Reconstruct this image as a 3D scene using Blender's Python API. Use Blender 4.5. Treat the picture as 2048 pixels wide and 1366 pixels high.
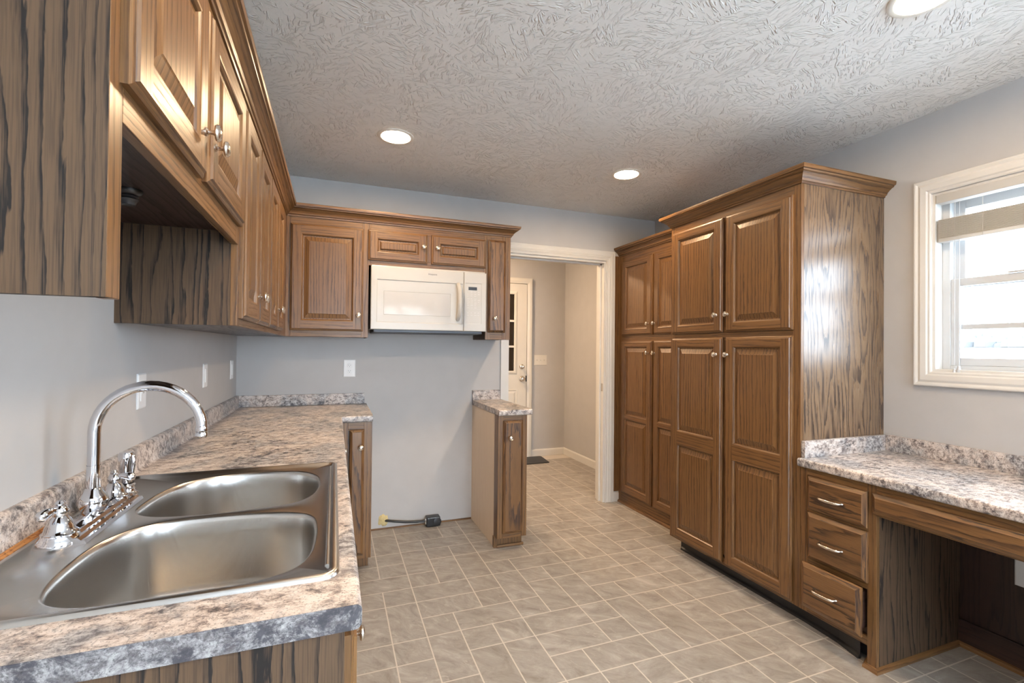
import bpy, bmesh, math, random
from mathutils import Vector as V3, Matrix
R = random.Random(7)
for o in list(bpy.data.objects): bpy.data.objects.remove(o)
S = bpy.context.scene
C = S.collection

# ------------------------------------------------------------------ camera
CAM = V3((0.5895, 0.0, 1.3088)); PSI, PIT, ROL, FPX, V0 = 0.3609, 0.0094, 0.0095, 940.42, 688.68
r0 = V3((math.cos(PSI), -math.sin(PSI), 0)); fh = V3((math.sin(PSI), math.cos(PSI), 0))
f0 = fh*math.cos(PIT) + V3((0, 0, math.sin(PIT))); u0 = -fh*math.sin(PIT) + V3((0, 0, math.cos(PIT)))
rr = r0*math.cos(ROL) + u0*math.sin(ROL); uu = u0*math.cos(ROL) - r0*math.sin(ROL)
cd = bpy.data.cameras.new('camera'); cam = bpy.data.objects.new('camera', cd); C.objects.link(cam)
M = Matrix((rr, uu, -f0)).transposed().to_4x4(); M.translation = CAM; cam.matrix_world = M
cd.sensor_width = 36; cd.lens = FPX/2048*36; cd.shift_y = (V0-683)/2048; cd.clip_start = 0.02; cd.clip_end = 300
S.camera = cam
# ------------------------------------------------------------------ world, exposure
W = bpy.data.worlds.new('world'); S.world = W; W.use_nodes = True
wb = W.node_tree.nodes['Background']; wb.inputs[0].default_value = (0.72, 0.86, 1.0, 1); wb.inputs[1].default_value = 14.0
S.view_settings.view_transform = 'Standard'; S.view_settings.look = 'None'
S.view_settings.exposure = 0.58; S.view_settings.gamma = 1.0; S.view_settings.use_curve_mapping = False
cy = S.cycles
cy.max_bounces = 10; cy.diffuse_bounces = 6; cy.glossy_bounces = 4; cy.transmission_bounces = 6; cy.transparent_max_bounces = 8
cy.sample_clamp_indirect = 6.0; cy.caustics_reflective = False; cy.caustics_refractive = False
CAN_W, HALL_W, CEIL_FILL_W = 205.0, 180.0, 150.0
WARM = (1.0, 0.72, 0.44)

# dimensions
D, WX, H, F = 3.4607, 3.245, 2.455, 0.015      # back wall y, right wall x, ceiling z, floor z
ZC, ZB, ZU, ZT = 0.917, 0.990, 1.372, 2.119    # counter, splash top, wall cabinet bottom / top
HX, HY = 3.257, 5.216                          # hall right wall x, hall far wall y
FY = -3.8                                      # wall behind the camera

def portal(name, loc, rot, sx, sy):
    l = bpy.data.lights.new(name, 'AREA'); l.shape = 'RECTANGLE'; l.size = sx; l.size_y = sy; l.cycles.is_portal = True
    o = bpy.data.objects.new(name, l); C.objects.link(o); o.location = loc; o.rotation_euler = rot
portal('daylight_portal', (WX+.125, .91, 1.642), (0, math.radians(90), 0), .84, .94)
portal('daylight_portal.001', (1.65, FY-.115, 1.06), (math.radians(90), 0, 0), 1.9, 2.0)
portal('daylight_portal.002', (WX+.115, -1.9, 1.45), (0, math.radians(90), 0), 1.3, 1.6)

# ------------------------------------------------------------------ materials
def mat(name):
    m = bpy.data.materials.new(name); m.use_nodes = True; nt = m.node_tree; b = nt.nodes['Principled BSDF']
    return m, nt, b
def N(nt, t, **k):
    n = nt.nodes.new(t)
    for a, v in k.items():
        if a == 'inp':
            for i, x in v.items(): n.inputs[i].default_value = x
        else: setattr(n, a, v)
    return n
def L(nt, a, b): nt.links.new(a, b)
def c4(c): return (c[0], c[1], c[2], 1)
def ramp(nt, stops, interp='LINEAR'):
    n = nt.nodes.new('ShaderNodeValToRGB'); n.color_ramp.interpolation = interp; e = n.color_ramp.elements
    while len(e) < len(stops): e.new(.5)
    for i, (p, c) in enumerate(stops):
        e[i].position = p; e[i].color = c4(c) if hasattr(c, '__len__') else (c, c, c, 1)
    return n
def mth(nt, op, a, b=None, c=None, clamp=False):
    n = nt.nodes.new('ShaderNodeMath'); n.operation = op; n.use_clamp = clamp
    for i, x in enumerate((a, b, c)):
        if x is None: continue
        if isinstance(x, (int, float)): n.inputs[i].default_value = x
        else: L(nt, x, n.inputs[i])
    return n.outputs[0]
def mixc(nt, f, a, b, mode='MIX'):
    n = nt.nodes.new('ShaderNodeMix'); n.data_type = 'RGBA'; n.blend_type = mode
    for s, x in ((n.inputs[0], f), (n.inputs[6], a), (n.inputs[7], b)):
        if isinstance(x, (int, float)): s.default_value = x
        elif isinstance(x, (tuple, list)): s.default_value = c4(x)
        else: L(nt, x, s)
    return n.outputs[2]
def vmul(nt, vec, s):
    n = nt.nodes.new('ShaderNodeVectorMath'); n.operation = 'MULTIPLY'; L(nt, vec, n.inputs[0]); n.inputs[1].default_value = s
    return n.outputs[0]
def noise(nt, vec, scale, detail=2, rough=.5, dist=0):
    n = nt.nodes.new('ShaderNodeTexNoise'); n.inputs['Scale'].default_value = scale; n.inputs['Detail'].default_value = detail
    n.inputs['Roughness'].default_value = rough; n.inputs['Distortion'].default_value = dist; L(nt, vec, n.inputs['Vector'])
    return n
def bump(nt, b, h, strength, dist):
    n = nt.nodes.new('ShaderNodeBump'); n.inputs['Strength'].default_value = strength; n.inputs['Distance'].default_value = dist
    L(nt, h, n.inputs['Height']); L(nt, n.outputs[0], b.inputs['Normal'])
def plain(name, col, rough=.5, metal=0., spec=.5, bumps=None, coat=0.):
    m, nt, b = mat(name)
    b.inputs['Base Color'].default_value = c4(col); b.inputs['Roughness'].default_value = rough
    b.inputs['Metallic'].default_value = metal; b.inputs['Specular IOR Level'].default_value = spec; b.inputs['Coat Weight'].default_value = coat
    tc = N(nt, 'ShaderNodeTexCoord'); n = noise(nt, tc.outputs['Object'], 9, 3)
    L(nt, mixc(nt, n.outputs[0], tuple(x*.95 for x in col), tuple(min(1, x*1.05) for x in col)), b.inputs['Base Color'])
    if bumps:
        n2 = noise(nt, tc.outputs['Object'], bumps[0], 3); bump(nt, b, n2.outputs[0], bumps[1], bumps[2])
    return m
def wood(name, base, dark, rough=.3, fu=13., fv=1.3, K=7., amount=.8, pores=.5, tone=.25, lin=30., coat=0., spec=.5, rw=1.):
    m, nt, b = mat(name)
    uv = N(nt, 'ShaderNodeUVMap', uv_map='grain').outputs[0]
    sep = N(nt, 'ShaderNodeSeparateXYZ'); L(nt, uv, sep.inputs[0])
    n1 = noise(nt, vmul(nt, uv, (fu, fv, 1)), 1, 2.5, .45)
    n1b = noise(nt, vmul(nt, uv, (160, 22, 1)), 1, 2, .6)
    f = mth(nt, 'ADD', mth(nt, 'MULTIPLY', n1.outputs[0], K), mth(nt, 'MULTIPLY', sep.outputs[0], lin))
    f = mth(nt, 'ADD', f, mth(nt, 'MULTIPLY', n1b.outputs[0], .35))
    n1c = noise(nt, vmul(nt, uv, (45, 3.5, 1)), 1, 2, .6); f = mth(nt, 'ADD', f, mth(nt, 'MULTIPLY', n1c.outputs[0], .9))
    ring = mth(nt, 'FRACT', f)
    rd = ramp(nt, [(0, .1), (.08*rw, 1), (.26*rw, .6), (.5*rw, .14), (1, 0)]); L(nt, ring, rd.inputs[0])
    p = noise(nt, vmul(nt, uv, (420, 9, 1)), 1, 2, .6)
    pr = ramp(nt, [(.42, 1), (.56, 0)]); L(nt, p.outputs[0], pr.inputs[0])
    n3 = noise(nt, vmul(nt, uv, (1.1, .5, 1)), 1, 1)
    mod = noise(nt, vmul(nt, uv, (14, 1.6, 1)), 1, 2); mr = ramp(nt, [(.32, .4), (.6, 1)]); L(nt, mod.outputs[0], mr.inputs[0])
    a = mth(nt, 'MULTIPLY', mth(nt, 'MULTIPLY', rd.outputs[0], amount), mr.outputs[0])
    pw = mth(nt, 'MULTIPLY', pr.outputs[0], mth(nt, 'MULTIPLY_ADD', rd.outputs[0], .7*pores, .45*pores))
    tot = mth(nt, 'ADD', a, pw, clamp=True)
    bc = mixc(nt, n3.outputs[0], tuple(x*(1-tone) for x in base), tuple(x*(1+tone) for x in base))
    L(nt, mixc(nt, tot, bc, dark), b.inputs['Base Color'])
    b.inputs['Specular IOR Level'].default_value = spec; b.inputs['Coat Weight'].default_value = coat; b.inputs['Coat Roughness'].default_value = .27
    L(nt, mth(nt, 'MULTIPLY_ADD', tot, .12, rough), b.inputs['Roughness'])
    bump(nt, b, mth(nt, 'SUBTRACT', 1.0, tot), .12, .0006)
    return m
def laminate(name, lo=.46, hi=.58, dk=0.):
    m, nt, b = mat(name); v = N(nt, 'ShaderNodeTexCoord').outputs['Object']
    w = noise(nt, v, 5, 4, .6)
    vv = N(nt, 'ShaderNodeVectorMath', operation='MULTIPLY_ADD'); L(nt, w.outputs['Color'], vv.inputs[0]); vv.inputs[1].default_value = (.06, .06, .06); L(nt, v, vv.inputs[2])
    vs = vmul(nt, vv.outputs[0], (1., 1.7, 1.4))
    a = noise(nt, vs, 30, 10, .78, .15)
    r = ramp(nt, [(.30, (.020, .019, .024)), (.39, (.10, .085, .085)), (.455, (.37, .30, .265)), (.52, (.63, .555, .505)), (.61, (.70, .64, .605)), (.72, (.58, .54, .52))]); L(nt, a.outputs[0], r.inputs[0])
    g = noise(nt, vv.outputs[0], 5.5, 5, .65, .5); gr = ramp(nt, [(lo, 0), (hi, 1)]); L(nt, g.outputs[0], gr.inputs[0])
    a2 = noise(nt, vs, 40, 9, .78, .15)
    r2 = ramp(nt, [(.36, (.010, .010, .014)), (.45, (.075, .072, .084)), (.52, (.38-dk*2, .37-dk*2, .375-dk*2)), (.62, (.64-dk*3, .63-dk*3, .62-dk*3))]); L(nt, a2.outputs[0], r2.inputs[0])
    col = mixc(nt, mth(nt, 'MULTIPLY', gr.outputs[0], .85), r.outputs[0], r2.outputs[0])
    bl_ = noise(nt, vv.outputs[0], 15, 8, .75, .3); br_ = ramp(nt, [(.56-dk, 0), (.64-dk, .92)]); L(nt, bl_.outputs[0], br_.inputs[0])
    col = mixc(nt, br_.outputs[0], col, (.035, .033, .042))
    vo = N(nt, 'ShaderNodeTexVoronoi', feature='DISTANCE_TO_EDGE'); vo.inputs['Scale'].default_value = 38; L(nt, vv.outputs[0], vo.inputs['Vector'])
    ve = ramp(nt, [(0, 1), (.05, 0)]); L(nt, vo.outputs[0], ve.inputs[0])
    vg = noise(nt, v, 11, 3); vgr = ramp(nt, [(.5, 0), (.64, .45)]); L(nt, vg.outputs[0], vgr.inputs[0])
    col = mixc(nt, mth(nt, 'MULTIPLY', ve.outputs[0], vgr.outputs[0]), col, (.04, .037, .045))
    s = noise(nt, v, 260, 2, .6); sr = ramp(nt, [(.57, 0), (.66, .7)]); L(nt, s.outputs[0], sr.inputs[0])
    col = mixc(nt, sr.outputs[0], col, (.06, .055, .058))
    L(nt, col, b.inputs['Base Color']); b.inputs['Roughness'].default_value = .36
    n = noise(nt, v, 700, 2); bump(nt, b, n.outputs[0], .06, .0005)
    return m
def emit(name, col, s):
    m, nt, b = mat(name); nt.nodes.remove(b); e = N(nt, 'ShaderNodeEmission', inp={0: c4(col), 1: s}); L(nt, e.outputs[0], nt.nodes['Material Output'].inputs[0]); return m
def glass(name, tint=(1, 1, 1), refl=1.0):
    m, nt, b = mat(name); nt.nodes.remove(b)
    t = N(nt, 'ShaderNodeBsdfTransparent', inp={0: c4(tint)}); g = N(nt, 'ShaderNodeBsdfGlossy', inp={1: .02})
    fr = N(nt, 'ShaderNodeFresnel', inp={0: 1.45}); mx = N(nt, 'ShaderNodeMixShader'); ge = N(nt, 'ShaderNodeNewGeometry')
    L(nt, mth(nt, 'MULTIPLY', fr.outputs[0], mth(nt, 'SUBTRACT', 1.0, ge.outputs['Backfacing'])), mx.inputs[0]); L(nt, t.outputs[0], mx.inputs[1]); L(nt, g.outputs[0], mx.inputs[2])
    L(nt, mx.outputs[0], nt.nodes['Material Output'].inputs[0]); return m
def ceiling_mat():
    m, nt, b = mat('ceiling_texture'); v = N(nt, 'ShaderNodeTexCoord').outputs['Object']
    hs = []
    for k, (sc, st) in enumerate(((7, (20, 95, 1)), (9, (26, 120, 1)))):
        off = N(nt, 'ShaderNodeVectorMath', operation='ADD'); L(nt, v, off.inputs[0]); off.inputs[1].default_value = (k*3.7, k*1.9, 0)
        vo = N(nt, 'ShaderNodeTexVoronoi'); vo.inputs['Scale'].default_value = sc; L(nt, off.outputs[0], vo.inputs['Vector'])
        sub = N(nt, 'ShaderNodeVectorMath', operation='SUBTRACT'); L(nt, off.outputs[0], sub.inputs[0]); L(nt, vo.outputs['Position'], sub.inputs[1])
        sp = N(nt, 'ShaderNodeSeparateXYZ'); L(nt, sub.outputs[0], sp.inputs[0])
        ang = mth(nt, 'ARCTAN2', sp.outputs[1], sp.outputs[0])
        vr = N(nt, 'ShaderNodeVectorRotate', rotation_type='Z_AXIS'); L(nt, off.outputs[0], vr.inputs['Vector'])
        cs = N(nt, 'ShaderNodeSeparateColor'); L(nt, vo.outputs['Color'], cs.inputs[0])
        L(nt, mth(nt, 'MULTIPLY', cs.outputs[0], 6.28), vr.inputs['Angle'])
        nn = noise(nt, vmul(nt, vr.outputs[0], st), 1, 1.5, .5, .3)
        rp = ramp(nt, [(.58, 0), (.68, 1)]); L(nt, nn.outputs[0], rp.inputs[0]); hs.append(rp.outputs[0])
    msk = noise(nt, v, 9, 3); mr = ramp(nt, [(.35, .4), (.55, 1)]); L(nt, msk.outputs[0], mr.inputs[0])
    h = mth(nt, 'MULTIPLY', mth(nt, 'MAXIMUM', hs[0], hs[1]), mr.outputs[0])
    fine = noise(nt, v, 60, 4, .6)
    h = mth(nt, 'MULTIPLY_ADD', fine.outputs[0], .3, h)
    bump(nt, b, h, .9, .0055)
    b.inputs['Base Color'].default_value = (.78, .775, .76, 1); b.inputs['Roughness'].default_value = .9; b.inputs['Specular IOR Level'].default_value = .2
    return m
def floor_mat():
    m, nt, b = mat('vinyl_tile_sheet'); v = N(nt, 'ShaderNodeTexCoord').outputs['Object']
    at = N(nt, 'ShaderNodeAttribute', attribute_name='tile'); sp = N(nt, 'ShaderNodeSeparateColor'); L(nt, at.outputs['Color'], sp.inputs[0])
    off = N(nt, 'ShaderNodeVectorMath', operation='MULTIPLY_ADD'); L(nt, at.outputs['Color'], off.inputs[0]); off.inputs[1].default_value = (40, 40, 40); L(nt, v, off.inputs[2])
    rot = N(nt, 'ShaderNodeVectorRotate', rotation_type='Z_AXIS'); L(nt, off.outputs[0], rot.inputs['Vector']); L(nt, mth(nt, 'MULTIPLY_ADD', sp.outputs[0], 1.0, .2), rot.inputs['Angle'])
    n = noise(nt, vmul(nt, rot.outputs[0], (8, 17, 1)), 1, 10, .72, .7)
    r = ramp(nt, [(.3, (.195, .172, .150)), (.45, (.29, .264, .236)), (.56, (.345, .32, .292)), (.72, (.47, .445, .415))]); L(nt, n.outputs[0], r.inputs[0])
    n2 = noise(nt, vmul(nt, rot.outputs[0], (12, 22, 1)), 1, 6, .7, 1.6); r2 = ramp(nt, [(.60, 0), (.68, .6)]); L(nt, n2.outputs[0], r2.inputs[0])
    col = mixc(nt, r2.outputs[0], r.outputs[0], (.47, .44, .40))
    col = mixc(nt, mth(nt, 'MULTIPLY_ADD', sp.outputs[1], .30, -.05, clamp=True), col, (.22, .19, .16))
    col = mixc(nt, sp.outputs[2], col, (.56, .51, .45))
    L(nt, col, b.inputs['Base Color']); b.inputs['Roughness'].default_value = .42
    bump(nt, b, n.outputs[0], .08, .001)
    return m
def steel_mat():
    m, nt, b = mat('brushed_steel'); v = N(nt, 'ShaderNodeTexCoord').outputs['Object']
    b.inputs['Metallic'].default_value = 1; b.inputs['Base Color'].default_value = (.62, .60, .57, 1)
    n = noise(nt, vmul(nt, v, (14, 1500, 14)), 1, 2, .5)
    L(nt, mth(nt, 'MULTIPLY_ADD', n.outputs[0], .08, .21), b.inputs['Roughness'])
    s = noise(nt, v, 300, 2, .5); sr = ramp(nt, [(.73, 0), (.76, 1)]); L(nt, s.outputs[0], sr.inputs[0])
    L(nt, mixc(nt, sr.outputs[0], (.60, .58, .555), (.8, .8, .8)), b.inputs['Base Color'])
    return m

OAK = wood('stained_oak', (.186, .092, .032), (.055, .024, .010), .32, fu=10, fv=.9, K=3.5, amount=.75, lin=50)
OAKP = wood('stained_oak_panel', (.178, .087, .031), (.034, .015, .008), .30, fu=8, fv=.9, K=8.5, amount=1.0, lin=4)
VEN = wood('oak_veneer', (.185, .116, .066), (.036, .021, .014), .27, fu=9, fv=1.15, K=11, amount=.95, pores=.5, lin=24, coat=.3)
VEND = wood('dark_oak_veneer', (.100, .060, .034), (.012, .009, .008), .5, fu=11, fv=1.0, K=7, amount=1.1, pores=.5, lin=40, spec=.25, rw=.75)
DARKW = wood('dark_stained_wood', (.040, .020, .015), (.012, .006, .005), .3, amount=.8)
PALE = wood('pale_plywood', (.80, .66, .52), (.62, .48, .36), .6, fu=6, fv=.6, K=4, amount=.25, pores=.2, tone=.06)
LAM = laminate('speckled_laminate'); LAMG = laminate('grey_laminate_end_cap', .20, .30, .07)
WALL = plain('grey_wall_paint', (.475, .465, .46), .75, spec=.3, bumps=(180, .05, .002))
CEIL = ceiling_mat(); FLOOR = floor_mat(); STEEL = steel_mat()
WHITE = plain('white_trim_paint', (.66, .645, .615), .38)
DOORW = plain('white_door_paint', (.64, .615, .565), .4)
PLAST = plain('white_plastic', (.78, .78, .78), .35)
MWHITE = plain('white_enamel', (.46, .445, .42), .25)
MWIN = plain('microwave_window_screen', (.50, .49, .48), .06, spec=.8)
MGREY = plain('pale_grey_print', (.50, .49, .47), .5)
BLACK = plain('black_rubber', (.016, .016, .017), .45)
BLACKP = plain('black_plastic', (.012, .012, .013), .3)
DISP = plain('display_glass', (.02, .02, .025), .1)
CHROME = plain('chrome', (.70, .70, .73), .05, 1.0)
NICKEL = plain('brushed_nickel', (.74, .69, .62), .22, 1.0)
DKGREY = plain('dark_grey_metal', (.06, .06, .065), .4, .6)
VINYL = plain('white_window_vinyl', (.55, .565, .58), .4)
BLIND = plain('cream_blind_slat', (.62, .59, .55), .5)
_nt = BLIND.node_tree; _t = N(_nt, 'ShaderNodeBsdfTranslucent', inp={0: (.75, .70, .64, 1)}); _m = N(_nt, 'ShaderNodeMixShader', inp={0: .35})
L(_nt, _nt.nodes['Principled BSDF'].outputs[0], _m.inputs[1]); L(_nt, _t.outputs[0], _m.inputs[2]); L(_nt, _m.outputs[0], _nt.nodes['Material Output'].inputs[0])
FOAM = plain('yellow_foam', (.62, .50, .25), .9, bumps=(60, .9, .01))
CORE = wood('raw_particle_board', (.42, .19, .06), (.14, .05, .015), .8, fu=60, fv=30, K=4, amount=.8, pores=.9)
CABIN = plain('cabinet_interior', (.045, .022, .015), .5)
PANE = glass('window_glass')
DPANE = plain('dark_door_glass', (.022, .016, .011), .04, spec=.6)
LAMP = emit('lamp_glow', WARM, CAN_W)
GLOW = emit('chandelier_glow', (.95, .96, 1.0), 3.5)
HALLG = emit('hall_lamp_glow', (1.0, .70, .44), HALL_W)
BAFFLE = plain('white_baffle', (.75, .72, .66), .4)
TREE = plain('bare_winter_trees', (.075, .075, .075), .9)
SNOW = plain('pale_field', (.62, .63, .63), .9)

# ------------------------------------------------------------------ mesh building
class MB:
    def __init__(s): s.v = []; s.f = []; s.uv = []; s.seed = R.random()*50
    def newseed(s): s.seed = R.random()*50; return s
    def _uv(s, pts, g):
        n = (pts[1]-pts[0]).cross(pts[2]-pts[0])
        if n.length < 1e-12 and len(pts) > 3: n = (pts[2]-pts[0]).cross(pts[3]-pts[0])
        n = n.normalized() if n.length > 1e-12 else V3((0, 0, 1))
        g = V3(g)
        if abs(n.dot(g)) > .9: a = n.orthogonal().normalized(); b = n.cross(a); return [(p.dot(a)+s.seed, p.dot(b)*.25+s.seed*.37) for p in pts]
        g2 = (g-n*n.dot(g)).normalized(); a = n.cross(g2)
        return [(p.dot(a)+s.seed, p.dot(g2)+s.seed*.37) for p in pts]
    def poly(s, pts, g=(0, 0, 1)):
        pts = [V3(p) for p in pts]; i = len(s.v); s.v += pts; s.f.append(list(range(i, i+len(pts)))); s.uv.append(s._uv(pts, g))
    def faces(s, verts, faces, g=(0, 0, 1), uvs=None):
        i = len(s.v); verts = [V3(p) for p in verts]; s.v += verts
        for k, f in enumerate(faces):
            s.f.append([i+j for j in f]); s.uv.append(uvs[k] if uvs else s._uv([verts[j] for j in f], g))
    def box(s, x0, x1, y0, y1, z0, z1, g='z'):
        g = {'x': (1, 0, 0), 'y': (0, 1, 0), 'z': (0, 0, 1)}[g]
        v = [(x, y, z) for z in (z0, z1) for y in (y0, y1) for x in (x0, x1)]
        s.newseed(); s.faces(v, [(0, 2, 3, 1), (4, 5, 7, 6), (0, 1, 5, 4), (2, 6, 7, 3), (0, 4, 6, 2), (1, 3, 7, 5)], g); return s
    def sweep(s, path, prof, nrm, closed=False, caps=True):
        """profile points (a, b): a along side = tangent x nrm, b along nrm; mitred corners"""
        path = [V3(p) for p in path]; nrm = V3(nrm).normalized(); n = len(path); rings = []; dist = 0; ds = []
        for i, p in enumerate(path):
            tin = (p-path[i-1]).normalized() if (i > 0 or closed) else None
            tout = (path[(i+1) % n]-p).normalized() if (i < n-1 or closed) else None
            tin = tin or tout; tout = tout or tin
            s1 = tin.cross(nrm); s2 = tout.cross(nrm); m = (s1+s2).normalized(); m = m/max(.2, m.dot(s1))
            if i: dist += (p-path[i-1]).length
            ds.append(dist); rings.append([p+m*a+nrm*b for a, b in prof])
        k = len(prof); vs = [q for r in rings for q in r]; pl = [0]
        for j in range(1, k+1): pl.append(pl[-1]+math.dist(prof[j-1], prof[j % k]))
        fs = []; us = []; seg = n if closed else n-1
        for i in range(seg):
            i2 = (i+1) % n; sd = R.random()*50; dd = ds[i]+(path[i2]-path[i]).length
            for j in range(k):
                j2 = (j+1) % k
                fs.append((i*k+j, i*k+j2, i2*k+j2, i2*k+j))
                us.append([(pl[j]+sd, ds[i]+sd), (pl[j+1]+sd, ds[i]+sd), (pl[j+1]+sd, dd+sd), (pl[j]+sd, dd+sd)])
        if caps and not closed:
            for i in (0, n-1):
                f = [i*k+j for j in range(k)]; fs.append(f if i else f[::-1]); us.append([(p[0]+9, p[1]*.3) for p in (prof if i else prof[::-1])])
        s.faces(vs, fs, uvs=us); return s
    def lathe(s, prof, o, axis, seg=20):
        o = V3(o); ax = V3(axis).normalized(); a = ax.orthogonal().normalized(); b = ax.cross(a); vs = []; k = len(prof)
        for i in range(seg):
            t = 2*math.pi*i/seg; d = a*math.cos(t)+b*math.sin(t)
            vs += [o+d*max(r, 1e-5)+ax*h for r, h in prof]
        s.faces(vs, [(i*k+j, ((i+1) % seg)*k+j, ((i+1) % seg)*k+j+1, i*k+j+1) for i in range(seg) for j in range(k-1)])
        return s
    def tube(s, pts, rad, seg=12, squash=1.0):
        pts = [V3(p) for p in pts]; n = len(pts); rad = rad if hasattr(rad, '__len__') else [rad]*n
        t0 = (pts[1]-pts[0]).normalized(); a = t0.orthogonal().normalized(); vs = []
        for i, p in enumerate(pts):
            t = (pts[min(i+1, n-1)]-pts[max(i-1, 0)]).normalized(); a = (a-t*a.dot(t)).normalized(); b = t.cross(a)
            vs += [p+(a*math.cos(q)+b*math.sin(q)*squash)*rad[i] for q in [2*math.pi*j/seg for j in range(seg)]]
        fs = [(i*seg+j, i*seg+(j+1) % seg, (i+1)*seg+(j+1) % seg, (i+1)*seg+j) for i in range(n-1) for j in range(seg)]
        fs += [list(range(seg))[::-1], [(n-1)*seg+j for j in range(seg)]]
        s.faces(vs, fs, t0); return s
    # -------- doors in a local frame: O origin, U right, V up, N out
    def ring(s, P, r0, r1, gs=((0, 0, 1),)*4, sd=None):
        (a0, b0, c0, d0, n0), (a1, b1, c1, d1, n1) = r0, r1     # left, right, bottom, top, n
        A = [P(a0, c0, n0), P(b0, c0, n0), P(b0, d0, n0), P(a0, d0, n0)]; B = [P(a1, c1, n1), P(b1, c1, n1), P(b1, d1, n1), P(a1, d1, n1)]
        for i in range(4):
            j = (i+1) % 4; s.seed = sd[i] if sd else s.seed; s.poly([A[i], A[j], B[j], B[i]], gs[i])
    def door(s, O, U, N_, w, h, t=.020, stile=.062, openings=None, slab=False, horiz=False, edge=None):
        O, U, N_ = V3(O), V3(U), V3(N_); Z = V3((0, 0, 1)); P = lambda a, b, n: O+U*a+Z*b+N_*n
        gv, gh = Z, U; sd = [R.random()*50 for _ in range(4)]
        gs = (gh, gv, gh, gv) if (not slab or horiz) else (gv,)*4
        e = edge or ([(0, 0), (0, .010), (.003, .013), (.009, .0150), (.012, t)] if not slab else [(0, 0), (0, .009), (.003, .012), (.013, .0185), (.016, t)])
        if slab: sd = [sd[0]]*4
        rc = lambda i, n: (i, w-i, i, h-i, n)
        s.poly([P(0, 0, 0), P(0, h, 0), P(w, h, 0), P(w, 0, 0)], gv)
        for (i0, n0), (i1, n1) in zip(e, e[1:]): s.ring(P, rc(i0, n0), rc(i1, n1), gs, sd)
        i = e[-1][0]
        if slab:
            s.seed = sd[0]; s.poly([P(i, i, t), P(w-i, i, t), P(w-i, h-i, t), P(i, h-i, t)], gh if horiz else gv); return s
        op = openings or [(stile, h-stile)]
        def q(a, b, c, d, g, k): s.seed = k; s.poly([P(a, c, t), P(b, c, t), P(b, d, t), P(a, d, t)], g)
        q(i, stile, i, h-i, gv, sd[3]); q(w-stile, w-i, i, h-i, gv, sd[1])
        lo = i
        for k, (c, d) in enumerate(op+[(h-i, None)]):
            q(stile, w-stile, lo, c, gh, sd[0] if k == 0 else (sd[2] if d is None else R.random()*50)); lo = d
        for c, d in op:
            a, b = stile, w-stile; rr_ = lambda x, n: (a+x, b-x, c+x, d-x, n)
            pr = [(0, t), (.004, t-.0015), (.008, t-.006), (.010, t-.011)]
            for (x0, n0), (x1, n1) in zip(pr, pr[1:]): s.ring(P, rr_(x0, n0), rr_(x1, n1), gs, sd)
            s.newseed(); m = min(.045, (d-c)*.3, (b-a)*.3)
            pr = [(.010, t-.011), (.017, t-.0115), (.020, t-.0105), (m-.004, t-.0035), (m, t-.0015)]
            for (x0, n0), (x1, n1) in zip(pr, pr[1:]): s.ring(P, rr_(x0, n0), rr_(x1, n1), (gv,)*4)
            s.poly([P(a+m, c+m, t-.0015), P(b-m, c+m, t-.0015), P(b-m, d-m, t-.0015), P(a+m, d-m, t-.0015)], gv)
        return s
    def build(s, name, m, parent=None, smooth=None, bevel=None, recalc=True):
        off = V3((0, 0, 0)); p = parent
        while p is not None: off += p.location; p = p.parent
        me = bpy.data.meshes.new(name); me.from_pydata([tuple(v-off) for v in s.v], [], s.f)
        ul = me.uv_layers.new(name='grain'); k = 0
        for fu in s.uv:
            for u in fu: ul.data[k].uv = u; k += 1
        if recalc:
            b = bmesh.new(); b.from_mesh(me); bmesh.ops.recalc_face_normals(b, faces=b.faces); b.to_mesh(me); b.free()
        if smooth:
            me.polygons.foreach_set('use_smooth', [True]*len(me.polygons)); me.set_sharp_from_angle(angle=math.radians(smooth))
        me.materials.append(m); o = bpy.data.objects.new(name, me); C.objects.link(o)
        if parent: o.parent = parent
        if bevel:
            bm_ = o.modifiers.new('bevel', 'BEVEL'); bm_.width = bevel; bm_.segments = 2; bm_.limit_method = 'ANGLE'; bm_.angle_limit = math.radians(40)
        return o
def box(*a, g='z'): return MB().box(*a, g=g)
def boxes(L_):
    m = MB()
    for a in L_: m.box(*a[:6], g=a[6] if len(a) > 6 else 'z')
    return m
def tag(o, label, cat, group=None, kind=None):
    o['label'] = label; o['category'] = cat
    if group: o['group'] = group
    if kind: o['kind'] = kind
    return o
def thing(name, label, cat, loc, group=None):
    o = bpy.data.objects.new(name, None); C.objects.link(o); o.location = loc; o.empty_display_size = .05
    return tag(o, label, cat, group)
def struct(name, mb, m, parent=None, **k):
    o = mb.build(name, m, parent, **k)
    if not parent: o['kind'] = 'structure'
    return o
KNOB = [(.0, 0), (.0075, 0), (.0075, .002), (.0045, .005), (.004, .012), (.006, .015), (.0135, .0165), (.0155, .0195), (.0145, .023), (.012, .0245), (.0105, .0235), (.008, .0255), (.004, .0262), (0, .0265)]
def knob(parent, p, n, s=1.0): return MB().lathe([(r*s, h*s) for r, h in KNOB], p, n, 18).build('knob', NICKEL, parent, smooth=40)
def arc(c, r, a0, a1, n): return [(c[0]+r*math.cos(a0+(a1-a0)*i/n), c[1]+r*math.sin(a0+(a1-a0)*i/n)) for i in range(n+1)]

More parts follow.
